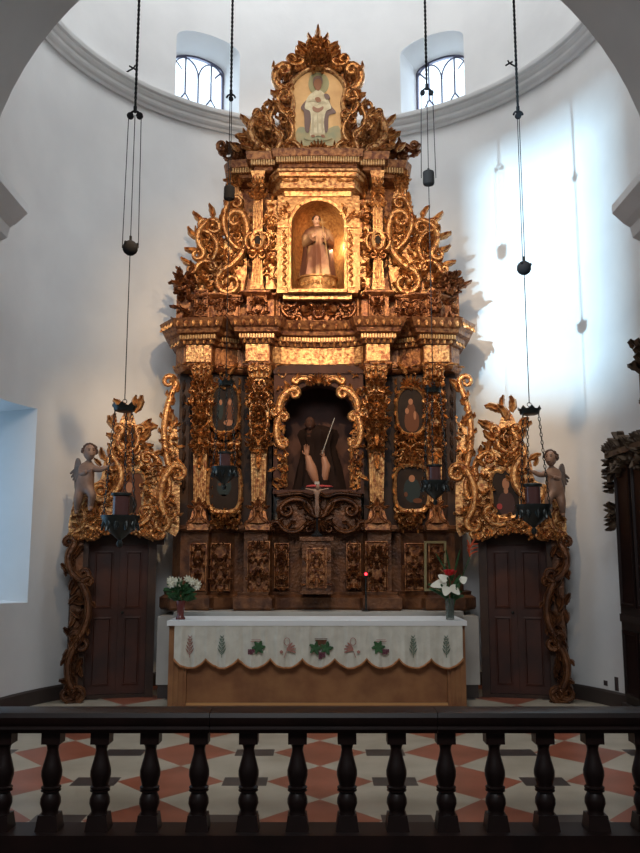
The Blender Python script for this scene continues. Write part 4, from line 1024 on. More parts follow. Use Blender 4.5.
# ================================================================== DOOR PIECES beside the retable
WO = Vector((CX-2.45, 10.33, 0)); Udir = Vector((1.2, .30, 0)).normalized(); Ndir = Vector((.30, -1.2, 0)).normalized()
FW = Fr(WO, Udir, (0, 0, 1), Ndir)
PDL = [(318, 0)]
def wpx(*L): return FW.pxs(L)
def door_piece(sg):
    lab = ('carved gilt door surround with dark portrait, left of the altarpiece' if sg < 0 else 'carved gilt door surround with bust portrait, right of the altarpiece')
    base = FW(0, 0, 0); bx = base.x if sg < 0 else 2*CX-base.x
    T = thing('door_surround', (bx, base.y, 0), lab, 'door surround')
    # gilded upper board
    m = MB()
    out = smooth(wpx((70, 536), (69, 520), (76, 500), (84, 487), (100, 480), (104, 462), (113, 452), (118, 440), (119, 424), (125, 412), (131, 412), (136, 424), (139, 444), (146, 450), (152, 462), (157, 477), (163, 476), (168, 462), (168, 430), (174, 420), (178, 440), (179, 530), (165, 531), (150, 540), (136, 531), (122, 527), (108, 531), (94, 541), (82, 533)), 3, True)
    m.plate(FW, out, -.06, 0, .0)
    fin(m, sg, 'crest_board', 'gold', T)
    # carvings
    m = MB()
    def V(A, B, sag, sa, sb, w, h=.06, ra=.2, rb=.2, n0=0): m.volute(FW, FW.px(*A), FW.px(*B), sag, sa, sb, w, h, ra, rb, n0)
    V((102, 500), (112, 456), -.3, -1, -1, .09, .07)               # left C
    V((112, 470), (116, 452), .3, 1, -1, .05)
    V((170, 470), (176, 384), .10, -1, 1, .07, .06, .06, .08)      # tall strip beside the retable
    V((168, 520), (172, 466), .18, -1, -1, .08, .07, .14, .16)
    V((146, 506), (168, 478), -.3, 1, -1, .05, .05)
    V((158, 476), (147, 452), -.25, 1, 1, .06, .06)
    V((92, 528), (84, 500), .3, -1, -1, .08)
    V((128, 522), (150, 510), -.3, 1, 1, .07, .07)
    V((110, 520), (127, 524), -.3, 1, 1, .06, .06)
    V((128, 454), (122, 432), .3, -1, 1, .07, .07); V((124, 452), (136, 432), -.3, 1, -1, .06, .07)
    V((74, 532), (80, 508), -.3, 1, 1, .06, .07)
    for (x, y, a_, L) in ((128, 420, 1.5, .22), (124, 412, 2.0, .2), (134, 412, .9, .22), (133, 407, 1.4, .14), (119, 428, 2.8, .2), (116, 424, 2.2, .14), (138, 428, .3, .24), (143, 425, .7, .12), (120, 440, 2.7, .18), (138, 440, .3, .2), (142, 444, -.3, .14), (147, 456, 1.5, .18), (151, 458, .9, .16), (150, 466, .6, .14), (106, 460, 2.4, .16), (101, 466, 2.2, .12), (176, 392, 1.5, .2), (175, 402, 2.4, .12), (172, 426, 1.9, .2), (170, 446, 2.4, .16), (168, 458, 2.0, .14), (164, 472, 2.6, .14), (112, 452, 1.6, .12)):
        q = FW.px(x, y); m.leaf(FW, q[0], q[1], a_, L, L*.62, .055, rng.uniform(-1.4, 1.4), 3, .0)
    for P, n_, s_ in ((wpx((122, 452), (138, 452), (134, 424), (124, 424)), 26, .12), (wpx((74, 534), (104, 534), (100, 502), (82, 500)), 44, .12), (wpx((146, 528), (178, 530), (176, 500), (150, 500)), 36, .12), (wpx((104, 528), (146, 526), (140, 518), (112, 518)), 26, .11),
                     (wpx((104, 500), (114, 508), (114, 470), (106, 466)), 18, .10), (wpx((145, 508), (152, 508), (150, 470), (144, 462)), 14, .10), (wpx((168, 480), (178, 480), (178, 420), (172, 420)), 16, .09)):
        m.foliage(FW, P, n_, s_, .045, rng)
    q = FW.px(129, 464); m.shell(FW, q[0], q[1]-.02, PI/2, .16, .055, .0)
    # scalloped lower fringe
    for i in range(7):
        x = 80+i*13; yy = 531-5*math.sin((x-94)/56*PI) if 94 < x < 150 else 533
        A_, B_ = FW.px(x-6, yy+1), FW.px(x+6, yy+1); m.volute(FW, A_, B_, -.35, 1, 1, .05, .06, .25, .25)
        for d_ in (-.5, 0, .5): q = FW.px(x, yy); m.leaf(FW, q[0], q[1]+.02, -PI/2+d_, .11, .06, .04, rng.uniform(-.6, .6), 2, .02)
    fin(m, sg, 'crest_carving', 'gold', T)
    # hood boxed out over the door: throws the shade on the leaves
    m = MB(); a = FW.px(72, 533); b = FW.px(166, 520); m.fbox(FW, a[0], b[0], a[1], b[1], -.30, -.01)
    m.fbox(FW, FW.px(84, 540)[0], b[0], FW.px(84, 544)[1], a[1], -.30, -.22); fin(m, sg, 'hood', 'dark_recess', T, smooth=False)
    # door frame and leaves
    dz1 = FW.px(120, 534)[1]; x0, x1, xm = FW.px(84, 620)[0], FW.px(154, 620)[0], FW.px(118, 620)[0]
    m = MB(); m.fbox(FW, FW.px(68, 620)[0], x0+.02, 0, a[1], -.30, -.05); m.fbox(FW, x1-.08, x1+.02, 0, a[1], -.30, -.18); m.fbox(FW, x0, x1, 0, .04, -.30, -.2); m.fbox(FW, x0, x1, 0, a[1], -.32, -.302); fin(m, sg, 'door_frame', 'dark_recess', T, smooth=False)
    for (p, q_) in ((x0+.02, xm-.0015), (xm+.0015, x1-.08)):
        m = MB(); m.fbox(FW, p, q_, .042, dz1, -.30, -.255)
        for z0, z1_ in ((.14, .95), (1.05, dz1-.2)):
            P = [(p+.07, z0), (q_-.07, z0), (q_-.07, z1_), (p+.07, z1_)]; m.ring(FW, P, [(0, -.255), (0, -.245), (-.02, -.240), (-.03, -.255)])
        d_ = fin(m, sg, 'door_leaf', 'red_wood', T, smooth=False)
        if p > x0+.1:
            m = MB(); m.ball(FW(p+.05, 1.0, -.235), .018, 8); fin(m, sg, 'handle', 'bronze', d_)
    # outer carved strip down to the floor
    m = MB(); F = FW
    pts = [(70, 536), (78, 560), (73, 590), (80, 620), (72, 650), (76, 680), (68, 706)]
    u0 = FW.px(67, 620)[0]; u1 = FW.px(82, 620)[0]; m.fbox(FW, u0+.03, u1-.02, .0, a[1], -.10, -.03)
    V((74, 545), (82, 580), -.25, 1, 1, .08, .07, .16, .16); V((82, 584), (76, 640), .16, -1, 1, .08, .07, .1, .12); V((80, 640), (74, 690), -.18, 1, -1, .08, .07, .12, .14)
    V((70, 703), (82, 690), -.3, 1, 1, .07, .08, .3, .35)
    for i in range(30):
        yy = 540+i*5.4; q = FW.px(74+5*math.sin(i*.9), yy); m.leaf(FW, q[0], q[1], (-PI/2 if i % 3 else PI/2)+rng.uniform(-.9, .9), .15, .09, .05, rng.uniform(-1, 1), 3, -.02)
    fin(m, sg, 'jamb_carving', 'wood_gilt', T)
    # portrait
    F = Fr(FW(0, 0, .005), FW.U, FW.V, FW.N); c = F.px(129, 493); e = F.px(142, 515); w = abs(e[0]-c[0]); hh = abs(c[1]-e[1])
    P = [(c[0]-w*.8, c[1]-hh), (c[0]+w*.8, c[1]-hh), (c[0]+w*.95, c[1]-hh*.3), (c[0]+w, c[1]+hh*.55), (c[0]+w*.7, c[1]+hh*.95), (c[0]+w*.25, c[1]+hh*.9), (c[0], c[1]+hh*1.05), (c[0]-w*.25, c[1]+hh*.9), (c[0]-w*.7, c[1]+hh*.95), (c[0]-w, c[1]+hh*.55), (c[0]-w*.95, c[1]-hh*.3)]
    P = smooth(P, 3, True); m = MB(); m.plate(F, P, -.02, .02)
    bl = lambda du, dv, aa, bb, mi, n_: (setattr(m, 'cur', mi), m.plate(F, oval(c[0]+du*w, c[1]+dv*hh, aa*w, bb*hh, 14, 2.2), .01, n_))
    if sg < 0: bl(0, -.55, .62, .42, 1, .022); bl(0.0, .25, .24, .24, 2, .024)
    else: bl(0, -.5, .62, .55, 1, .022); bl(0, .42, .26, .26, 2, .024); bl(0, .1, .16, .14, 2, .0235); bl(.5, -.62, .2, .14, 3, .025)
    pt = fin(m, sg, 'portrait', ['c_brown' if sg < 0 else 'c_dark', 'c_dark' if sg < 0 else 'c_robe', 'c_flesh', 'red_cloth'], T, smooth=False)
    m = MB(); m.ring(F, P, [(.04, 0), (.04, .03), (.02, .045), (-.005, .03), (-.005, 0)])
    fin(m, sg, 'frame', 'gold', pt)
for sg in (-1, 1): door_piece(sg)
q = at(84, 513, 10.0); cherub(Vector((q.x, 9.98, q.z)), 1, 'naked cherub leaning on the left door surround, one arm stretched toward its crest', 1.0)
q = at(556, 516, 10.0); cherub(Vector((q.x, 9.98, q.z)), -1, 'naked winged cherub leaning on the right door surround beside the hanging lamp', .95)

# ================================================================== ALTARS
AXL, AXR = at(173, 612, 10.5).x, at(464, 612, 10.5).x
m = MB(); x0, x1 = at(157, 640, 10.5).x, at(479, 640, 10.5).x
stone = thing('masonry_altar', (CX, 10.7, 0), 'pale masonry altar block carrying the gilded altarpiece, behind the wooden altar', 'altar')
m.box(x0, x1, 10.50, 11.42, .16, .96); m.build('block', 'marble', stone, smooth=False)
m = MB(); m.box(x0+.02, x1-.02, 10.52, 11.42, 0, .16); m.build('base', 'base_stone', stone, smooth=False)
m = MB(); m.box(AXL+.02, AXR-.02, 10.42, 11.42, .96, 1.018); m.build('top_slab', 'marble', stone, smooth=False)
alt = thing('altar_table', (CX, 10.0, 0), 'brown wooden altar with a plain front standing behind the communion rail', 'altar')
AX0, AX1, AY0, AY1, AH = at(169, 620, 9.62).x, at(465, 620, 9.62).x, 9.65, 10.38, .955
m = MB(); m.box(AX0+.17, AX1-.17, AY0+.05, AY1-.02, .07, AH-.05); m.build('front_panel', 'altar_wood', alt, smooth=False)
for s, a in ((1, AX0), (-1, AX1)):
    m = MB(); lo, hi = sorted((a, a+s*.20)); m.box(lo, hi, AY0, AY1, 0, AH-.05)
    for k in range(3): xx = a+s*(.045+.055*k); m.fbox(Fr((xx, AY0, 0)), -.014, .014, .05, AH-.1, 0, .012)
    m.build('side_post', 'altar_wood', alt, smooth=False)
m = MB(); m.box(AX0-.0, AX1+.0, AY0-.04, AY1, AH-.05, AH); m.build('table_top', 'altar_wood', alt, smooth=False)
m = MB(); m.box(AX0+.2, AX1-.2, AY0+.02, AY0+.05, .06, .085); m.build('trim_strip', 'altar_wood_pale', alt, smooth=False)
m = MB(); m.box(AX0, AX1, AY0-.02, AY1, 0, .06); m.build('base', 'altar_wood', alt, smooth=False)
# altar cloth: top sheet, gathered scalloped front
cl = thing('altar_cloth', (CX, 10.0, AH), 'white embroidered altar cloth with scalloped gold hem hanging over the altar front', 'altar cloth')
m = MB(); m.box(AX0-.012, AX1+.012, AY0-.07, AY1+.0, AH+.002, AH+.018); m.box(AX0-.012, AX1+.012, AY0-.085, AY0-.07, AH-.035, AH+.018)
m.build('top_sheet', 'cloth_top', cl, smooth=False)
CX0, CX1 = at(174, 640, 9.56).x, at(463, 640, 9.56).x; nsc = 9; nx = 180; zt, zb = AH-.03, at(320, 659, 9.56).z
def foldy(x): return .014*math.sin(x*23)+.012*math.sin(x*41+1.3)+.008*math.sin(x*90)
def hem(x):
    t = (x-CX0)/(CX1-CX0)*nsc; return zb-.10*math.sin(PI*(t % 1))**.75
rows = []; 
for j in range(9):
    t = j/8; rows.append([Vector((CX0+(CX1-CX0)*i/nx, AY0-.075-foldy(CX0+(CX1-CX0)*i/nx)*(.2+.8*t), zt+(hem(CX0+(CX1-CX0)*i/nx)-zt)*t)) for i in range(nx+1)])
m = MB(); m.grid(rows); m.grid([[p+Vector((0, .004, 0)) for p in r] for r in rows]); m.grid([rows[-1], [p+Vector((0, .004, 0)) for p in rows[-1]]]); m.grid([rows[0], [p+Vector((0, .004, 0)) for p in rows[0]]])
front = m.build('front_drop', 'cloth', cl, angle=60)
m = MB(); m.tube([p+Vector((0, -.003, 0)) for p in rows[-1]], .011, 6); m.build('gold_hem', 'gold_thread', front)
def stitch(name, fn, mats):
    m = MB(); fn(m); return m.build(name, mats, front)
def FX(px): return Fr(at(px, 648, 9.555)-Vector((0, .004, 0))-Vector((0, .018, 0)))
def tree(px, mt, name='embroidered_branch', sc_=1):
    F = FX(px)
    def fn(m):
        m.tube([F(0, -.10, 0), F(.003, 0, 0), F(-.002, .13, 0)], .004, 5)
        for i in range(9):
            v = -.07+i*.022
            for s in (-1, 1): L = (.085-.006*i)*sc_; m.leaf(F, 0, v, PI/2-s*(.7+.2*(i%2)), L*(1-.3*(i%2)), .011, .004, s*.4, 1, -.001, 4)
    stitch(name, fn, mt)
def vine(px, s):
    F = FX(px)
    def fn(m):
        m.cur = 0
        for i in range(6): m.leaf(F, s*.03, .01, i*1.05, .075, .05, .004, .3, 2, -.001, 5)
        m.cur = 1
        for i in range(11): m.ball(F(-s*.05+.018*((i % 4)-1.5), -.02-.018*(i//4), .0), .012, 6)
        m.cur = 2; m.tube([F(-.06, .07, 0), F(.06, .075, 0)], .004, 5); m.tube([F(-.05, .09, 0), F(.05, .09, 0)], .003, 5)
    stitch('embroidered_vine', fn, ['green', 'grape', 'rose_thread'])
def host(px, s):
    F = FX(px)
    def fn(m):
        m.tube([F(.032*math.cos(t), .07+.04*math.sin(t), 0) for t in [2*PI*i/16 for i in range(17)]], .004, 5, cap=False)
        for i in range(4): m.leaf(F, 0, -.02, PI/2+s*(.5+.4*i), .10, .03, .004, s*.4, 1, -.001, 4)
        m.ball(F(s*.06, -.04, 0), .02, 6, 1, .3, 1); m.tube([F(s*-.02, .03, 0), F(s*.03, -.1, 0)], .004, 5)
    stitch('embroidered_host', fn, 'rose_thread')
tree(190, 'rose_thread'); tree(222, 'sage'); vine(256, 1); host(287, -1); host(353, 1); vine(381, -1); tree(413, 'sage'); tree(446, 'sage')
F = FX(321)
def chalice(m):
    m.cur = 0
    for s in (-1, 1):
        for i in range(5): m.leaf(F, s*.06, .0, i*1.25, .075, .05, .004, .3, 2, -.001, 5)
    m.cur = 1
    for i in range(14): m.ball(F(.018*((i % 4)-1.5)+.01, -.05-.018*(i//4), .0), .013, 6)
    m.cur = 2; m.plate(F, [(-.065, .09), (.065, .09), (.05, .05), (.012, .03), (.012, -.01), (-.012, -.01), (-.012, .03), (-.05, .05)], 0, .003); m.tube([F(-.07, .1, 0), F(.07, .1, 0)], .004, 5)
stitch('embroidered_chalice', chalice, ['green', 'grape', 'wood_gilt'])

# ================================================================== THINGS ON THE ALTARS
topz = AH+.0185
def stalk(m, a, b, r=.004, bend=.03):
    c = (Vector(a)+Vector(b))/2+Vector((bend, 0, 0)); m.tube(smooth([tuple(a), tuple(c), tuple(b)], 5), r, 5)
b0 = at(181.5, 616, 9.85); b0 = Vector((b0.x, 9.78, topz))
t = thing('flower_vase', b0, 'dark red vase of small white flowers on the left end of the altar', 'vase')
m = MB(); m.lathe(b0, [(.052, 0), (.055, .01), (.035, .05), (.045, .12), (.055, .20), (.05, .21), (.045, .20)], 18); m.build('vase', 'vase_red', t)
m = MB(); rg = random.Random(2); heads = []
for i in range(26):
    a = rg.uniform(0, 2*PI); rr = rg.uniform(.04, .20); e = b0+Vector((rr*math.cos(a), rr*.6*math.sin(a), .44-rr*.3+rg.uniform(-.03, .04))); heads.append(e); stalk(m, b0+Vector((.02*math.cos(a), .02*math.sin(a), .17)), e, .003, .01*math.cos(a))
for i in range(70):
    a = rg.uniform(0, 2*PI); rr = rg.uniform(.0, .11); p = b0+Vector((rr*math.cos(a), rr*math.sin(a)*.7, rg.uniform(.2, .38)))
    F = Fr(p, (math.cos(a), math.sin(a), 0), (0, 0, 1), (-math.sin(a), math.cos(a), 0)); m.leaf(F, 0, 0, rg.uniform(.3, 1.4), .10, .045, .01, -.8, 1, 0, 5)
m.build('foliage', 'green', t)
m = MB()
for e in heads:
    for i in range(7):
        a = 2*PI*i/7; F = Fr(e, (1, 0, 0), (0, .35, 1), (0, -1, .35)); m.leaf(F, 0, 0, a, .042, .026, .012, 0, 1, 0, 4)
    m.ball(e+Vector((0, -.012, .004)), .012, 6)
m.build('blossoms', 'white_petal', t)
b1 = Vector((at(449.5, 616, 9.8).x, 9.76, topz))
t = thing('glass_vase', b1, 'clear glass vase with red rose, white anthuriums and orange flower on the altar', 'vase')
m = MB(); m.lathe(b1, [(.045, 0), (.048, .01), (.046, .02), (.052, .22), (.056, .235), (.050, .23), (.042, .02), (.001, .018)], 20); m.build('vase', 'glass', t)
m = MB(); tg = [at(441, 583, 9.7), at(450, 574, 9.74), at(462, 580, 9.76), at(470, 556, 9.85), at(447, 586, 9.66), at(444, 580, 9.9)]
for e in tg: stalk(m, b1+Vector((rg.uniform(-.02, .02), rg.uniform(-.02, .02), .03)), e, .006, rg.uniform(-.02, .02))
for i in range(26):
    a = rg.uniform(0, 2*PI); F = Fr(b1+Vector((.03*math.cos(a), .03*math.sin(a), rg.uniform(.2, .3))), (math.cos(a), math.sin(a), 0), (0, 0, 1), (-math.sin(a), math.cos(a), 0)); m.leaf(F, 0, 0, rg.uniform(.5, 1.5), rg.uniform(.12, .24), .05, .01, -.6, 1, 0, 6)
F = Fr(at(452, 572, 9.86), N=(0, -1, 0)); 
for a_ in (1.3, 1.75, 2.1): m.leaf(F, 0, -.1, a_, .36, .03, .01, 0, 1, 0, 7)
m.build('foliage', 'green', t)
def spathe(m, c, ang, L, W, tilt=.5):
    F = Fr(c, (1, 0, 0), (0, tilt, 1), (0, -1, tilt)); P = smooth([(-.15*L, 0), (0, W*.5), (L*.45, W*.45), (L, 0), (L*.45, -W*.45), (0, -W*.5)], 4, True)
    P = [(u*math.cos(ang)-v*math.sin(ang), u*math.sin(ang)+v*math.cos(ang)) for u, v in P]; m.plate(F, P, 0, .006, .002)
m = MB(); spathe(m, at(444, 583, 9.66), PI+.25, .16, .10); spathe(m, at(461, 581, 9.72), .5, .08, .09); spathe(m, at(446, 580, 9.64), PI*.8, .10, .09); spathe(m, at(452, 587, 9.64), -.9, .12, .09); spathe(m, at(447, 588, 9.63), -1.9, .10, .10)
m.build('anthurium_flowers', 'white_petal', t)
m = MB(); c = at(449.5, 572.5, 9.68)
for i in range(16):
    a = i*2.4; rr = .018+.003*i; F = Fr(c+Vector((rr*math.cos(a), rr*math.sin(a), .012-.001*i)), (-math.sin(a), math.cos(a), 0), (.3*math.cos(a), .3*math.sin(a), 1), (math.cos(a), math.sin(a), 0)); m.leaf(F, 0, -.025, PI/2, .05, .055, .010, 0, 1, 0, 5)
m.ball(c, .045, 10, 1.2, 1, .8); m.build('rose', 'red_petal', t)
m = MB(); F = Fr(at(470, 557, 9.84))
for i in range(6): m.leaf(F, 0, .025*i, .7-.05*i if i % 2 else 1.7, .10, .022, .015, -.5 if i % 2 else .5, 1, 0, 5)
m.leaf(F, 0, .1, PI/2-.5, .12, .03, .02, 0, 1, 0, 5)
m.build('orange_flower', 'orange_petal', t)
# crucifix on the tabernacle
cb = Vector((at(317, 541, 10.54).x, 10.535, zc+.003)); ct = zz(482, 10.535)
t = thing('crucifix', cb, 'small dark standing crucifix with pale figure on top of the tabernacle', 'crucifix')
m = MB(); m.lathe(cb, [(.07, 0), (.07, .02), (.04, .04), (.02, .08)], 16); m.fbox(Fr(cb), -.012, .012, .06, ct-cb.z, -.012, .012)
zb_ = zz(488.5, 10.535)-cb.z; m.fbox(Fr(cb), -.20, .20, zb_-.012, zb_+.012, -.012, .012); m.build('cross', 'black_iron', t, smooth=False)
m = MB(); o = cb+Vector((0, -.03, 0))
vs, fs = skin([(0, 0, zb_-.16), (0, -.01, zb_-.08), (0, 0, zb_-.03), (-.07, .005, zb_-.02), (-.15, .01, zb_+.0), (.07, .005, zb_-.02), (.15, .01, zb_+.0), (-.015, -.02, zb_-.26), (-.003, 0, zb_-.36), (.015, -.02, zb_-.26), (.004, -.005, zb_-.36)], [(0, 1), (1, 2), (2, 3), (3, 4), (2, 5), (5, 6), (0, 7), (7, 8), (0, 9), (9, 10)], [.028, .034, .03, .014, .01, .014, .01, .02, .012, .02, .012], 1)
m.add([o+v for v in vs], fs); m.ball(o+Vector((.01, -.015, zb_+.015)), .028, 8, 1, 1, 1.2); m.build('corpus', 'skin', t)
m = MB(); m.fbox(Fr(cb), -.03, .03, zb_+.05, zb_+.085, .012, .018); m.build('title_plaque', 'marble', t, smooth=False)
# red sanctuary lamp
c = Vector((at(366, 592, 10.5).x, 10.52, 1.0185)); zr = zz(574, 10.52)
t = thing('sanctuary_light', c, 'small glowing red votive light on a thin stand right of the tabernacle', 'lamp')
m = MB(); m.lathe(c, [(.05, 0), (.05, .012), (.012, .02), (.009, zr-c.z-.05), (.03, zr-c.z-.03), (.03, zr-c.z-.02)], 14); m.build('stand', 'bronze', t)
m = MB(); m.lathe((c.x, c.y, zr-.018), [(.02, 0), (.028, .02), (.026, .05)], 14); m.build('glass', 'vase_red', t)
m = MB(); m.ball(Vector((c.x, c.y-.026, zr)), .017, 8); m.build('flame', 'red_glow', t)
# ================================================================== HANGING LAMPS
def link_chain(m, a, b, L=.05, r=.0045, w=.012):
    a = Vector(a); b = Vector(b); d = b-a; k = max(1, int(d.length/(L*.8))); d.normalize()
    s0 = d.cross(Vector((0, 1, 0))).normalized(); s1 = d.cross(s0).normalized(); st = (b-a).length/k
    for i in range(k):
        c = a+d*st*(i+.5); s_ = s0 if i % 2 else s1
        m.tube([c+d*(L*.5*math.cos(t))+s_*(w*math.sin(t)) for t in [2*PI*j/8 for j in range(9)]], r, 4, cap=False)
def hanging_lamp(px, pyc, D, y_pul, y_w, y_bowl, label, sc_=1.0, ball=True, double=True, zb2=None):
    p = at(px, pyc, D); Xc = p.x; zf = lambda y: (lambda q: q.z)(at(px, y, D))
    zcr, zbo = p.z, zf(y_bowl); zp = zf(y_pul) if y_pul else None; zw = zf(y_w)
    ztop = ZT+math.sqrt(max(.1, R*R-Xc*Xc-max(0, D-YC)**2))-.005
    t = thing('hanging_lamp', (Xc, D, ztop), label, 'hanging lamp', None)
    V3 = lambda z, dx=0, dy=0: Vector((Xc+dx, D+dy, z))
    m = MB(); m.tube([V3(ztop), V3(zp+.06)], .013, 6)
    rgk = random.Random(3); z = ztop-.1
    while z > zp+.15: m.ball(V3(z), .018, 6, 1, 1, 1.4); z -= .055
    m.build('suspension_chain', 'black_iron', t)
    m = MB()                                            # double pulley
    m.tube([V3(zp, .05*math.cos(a), 0)+Vector((0, 0, .045*math.sin(a))) for a in [PI*j/8 for j in range(9)]], .012, 6)
    for s in ((-1, 1) if double else (0,)):
        c = V3(zp-.01, s*.05); m.tube([c+Vector((0, -.015, 0)), c+Vector((0, .015, 0))], .034*sc_, 12)
    m.tube([V3(zp+.03), V3(zp+.1)], .02, 6); m.build('pulley', 'black_iron', t)
    m = MB()
    for dx in ((-.085, .0, .085) if double else (-.012, .012)): m.tube([V3(zp, dx*.8), V3(zw, dx)], .005, 5)
    m.build('lifting_cord', 'steel', t)
    m = MB(); r = .075*sc_
    if ball:
        m.ball(V3(zw), r, 14)
        for i in range(3): a = i*2.1; m.ball(V3(zw+r*.5, r*.9*math.cos(a), r*.9*math.sin(a)), .018, 6)
    else: m.lathe(V3(zw), [(.03, r*1.4), (r*.95, r*1.1), (r, r*.9), (r, -r*.9), (r*.9, -r*1.2), (.02, -r*1.5)], 16)
    m.tube([V3(zw+r), V3(zw+r+.05)], .014, 6); m.build('counterweight', 'black_iron', t)
    m = MB(); m.tube([V3(zw), V3(zcr+.09)], .0055, 5); m.build('lower_cord', 'steel', t)
    m = MB(); rc = .10*sc_
    rows = [[V3(zcr+z, rr*rc*math.cos(2*PI*j/24), rr*rc*math.sin(2*PI*j/24)) for j in range(24)] for z, rr in ((-.03, .7), (-.02, .95), (.01, 1.0), (.02, 1.08))]
    rows.append([V3(zcr+(.06 if j % 3 == 0 else .025), 1.15*rc*math.cos(2*PI*j/24), 1.15*rc*math.sin(2*PI*j/24)) for j in range(24)])
    m.grid(rows, cu=True); m.add(rows[0], [tuple(range(24))]); m.tube([V3(zcr-.02), V3(zcr+.06)], .012, 6)
    m.tube([V3(zcr+.08, .022*math.cos(a))+Vector((0, 0, .022*math.sin(a))) for a in [2*PI*j/10 for j in range(11)]], .004, 4, cap=False)
    m.build('crown', 'bronze', t)
    rb = .165*sc_
    for i in range(3):
        a = -.5+i*2*PI/3; m = MB(); link_chain(m, V3(zcr-.02, rc*.9*math.cos(a), rc*.9*math.sin(a)), V3(zbo+.03, rb*.97*math.cos(a), rb*.97*math.sin(a))); m.build('chain', 'bronze', t)
    m = MB(); m.lathe(V3(zbo), [(.001, -.26*sc_), (.022*sc_, -.25*sc_), (.03*sc_, -.22*sc_), (.015*sc_, -.19*sc_), (.05*sc_, -.16*sc_), (.10*sc_, -.12*sc_), (rb*.95, -.05*sc_), (rb*1.0, -.01), (rb*1.08, .02), (rb*1.08, .035), (rb*.9, .035), (rb*.8, -.02), (.02, -.06*sc_)], 26)
    for i in range(12):
        a = 2*PI*i/12; N_ = Vector((math.cos(a), math.sin(a), 0)); F = Fr(V3(zbo-.05*sc_)+N_*rb*.93, (-N_.y, N_.x, 0), (0, 0, 1), N_); m.leaf(F, 0, .05, -PI/2, .10*sc_, .06*sc_, .014, 0, 2, 0, 5)
    m.build('bowl', 'bronze', t)
    m = MB(); rg_ = .075*sc_; m.lathe(V3(zbo), [(rg_*.8, -.04), (rg_, .02), (rg_, .20*sc_), (rg_*1.08, .22*sc_)], 18); g = m.build('glass', 'lamp_glass', t)
    m = MB(); m.lathe(V3(zbo), [(rg_*1.02, .205*sc_), (rg_*1.25, .215*sc_), (rg_*1.25, .235*sc_), (rg_*1.0, .24*sc_)], 18); m.build('rim', 'bronze', g)
    return t
hanging_lamp(124.5, 409, 8.6, 115, 248, 519, 'hanging lamp with round counterweight in front of the left door surround', 1.1)
hanging_lamp(529.5, 412, 8.8, 115, 268, 508, 'hanging lamp with round counterweight in front of the right door surround', 1.05, True, False)
hanging_lamp(226, 384, 9.35, 98, 193, 470, 'hanging lamp with drum counterweight before the left side of the altarpiece', .85, False, False)
hanging_lamp(433, 391, 9.35, 92, 178, 484, 'hanging lamp with drum counterweight before the right side of the altarpiece', .9, False)

# ================================================================== COMMUNION RAIL
RYL = 5.37; zr0, zr1 = .09, EYE-.1717*5.36
rail = thing('communion_rail', (0, RYL, 0), 'long dark wooden communion rail with turned balusters across the foreground', 'rail')
hz = zz(733.0, RYL-.09); top = zz(711.5, RYL-.09)
P = [(-.10, hz), (.10, hz), (.12, hz+.025), (.105, hz+.04), (.12, hz+.06), (.125, top-.03), (.115, top-.005), (.09, top), (-.09, top), (-.115, top-.005), (-.125, top-.03), (-.12, hz+.06), (-.105, hz+.04), (-.12, hz+.025)]
edges_x = [-3.18, at(212, 712, RYL).x, at(435, 712, RYL).x, 3.18]
for a, b in zip(edges_x, edges_x[1:]):
    m = MB(); rows = [[Vector((x, RYL+y, z)) for y, z in P] for x in (a+.002, b-.002)]; m.grid(rows, cu=True)
    for r in rows: m.add(r, [tuple(range(len(P)))])
    m.build('handrail', 'rail', rail, angle=30)
m = MB(); m.box(-3.18, 3.18, RYL-.13, RYL+.13, -.17, .06); m.build('plinth', 'rail', rail, smooth=False)
bz0, bz1 = .06, hz; hb = bz1-bz0
pr = [(.052, .15), (.046, .18), (.050, .21), (.060, .26), (.058, .31), (.046, .36), (.042, .375), (.058, .385), (.058, .395), (.044, .405), (.058, .415), (.058, .425), (.046, .44), (.050, .47), (.060, .54), (.060, .59), (.050, .66), (.038, .74), (.032, .80), (.036, .84), (.050, .875)]
m = MB(); c0 = Vector((0, RYL, bz0)); m.lathe(c0, [(r_*1.02, v_*hb) for r_, v_ in pr], 20)
m.frust(Fr((0, RYL, 0)), (-.068, .068, bz0, -.068, .068), (-.056, .056, bz0+.155*hb, -.056, .056)); m.box(-.056, .056, RYL-.056, RYL+.056, bz0+.87*hb, bz1)
bal0 = m.build('baluster', 'rail', rail, angle=35)
first = True
for px in [-46, 3, 51.5, 100.5, 150, 199, 248.5, 297.5, 347, 396.5, 446, 495, 544.5, 594, 643, 692]:
    xx = at(px, 780, RYL).x
    o = bal0 if first else bal0.copy()
    if not first: COL.objects.link(o); o.parent = rail
    o.location = Vector((xx, 0, 0)); first = False

# ================================================================== SIDE SHRINE on the right wall
sx, y0, y1, ztp = 3.16, 7.9, 9.12, 2.72
sh_ = thing('side_shrine', (3.3, 8.5, 0), 'near black carved wooden shrine against the right wall, cut by the photo edge', 'shrine')
F = Fr((sx, 0, 0), (0, -1, 0), (0, 0, 1), (-1, 0, 0))   # u = -y
m = MB(); m.fbox(F, -y1, -y0, .0, ztp, -.33, 0); m.fbox(F, -y1-.02, -y0+.02, 0, .18, -.33, .03); m.fbox(F, -y1-.002, -y0+.02, 1.0, 1.08, -.33, .015); m.build('body', 'bark', sh_, smooth=False)
for a, b in ((-y1+.08, -8.62), (-8.56, -y0-.08)):
    m = MB()
    for z0, z1 in ((.26, .92), (1.16, 2.6)):
        m.plate(F, [(a, z0), (b, z0), (b, z1), (a, z1)], 0, .012); m.ring(F, [(a, z0), (b, z0), (b, z1), (a, z1)], [(0, 0), (0, .03), (-.03, .035), (-.04, .012)])
    m.build('panel', 'rail', sh_, smooth=False)
m = MB(); m.fbox(F, -y1-.06, -y0+.06, ztp, ztp+.06, -.33, .07)
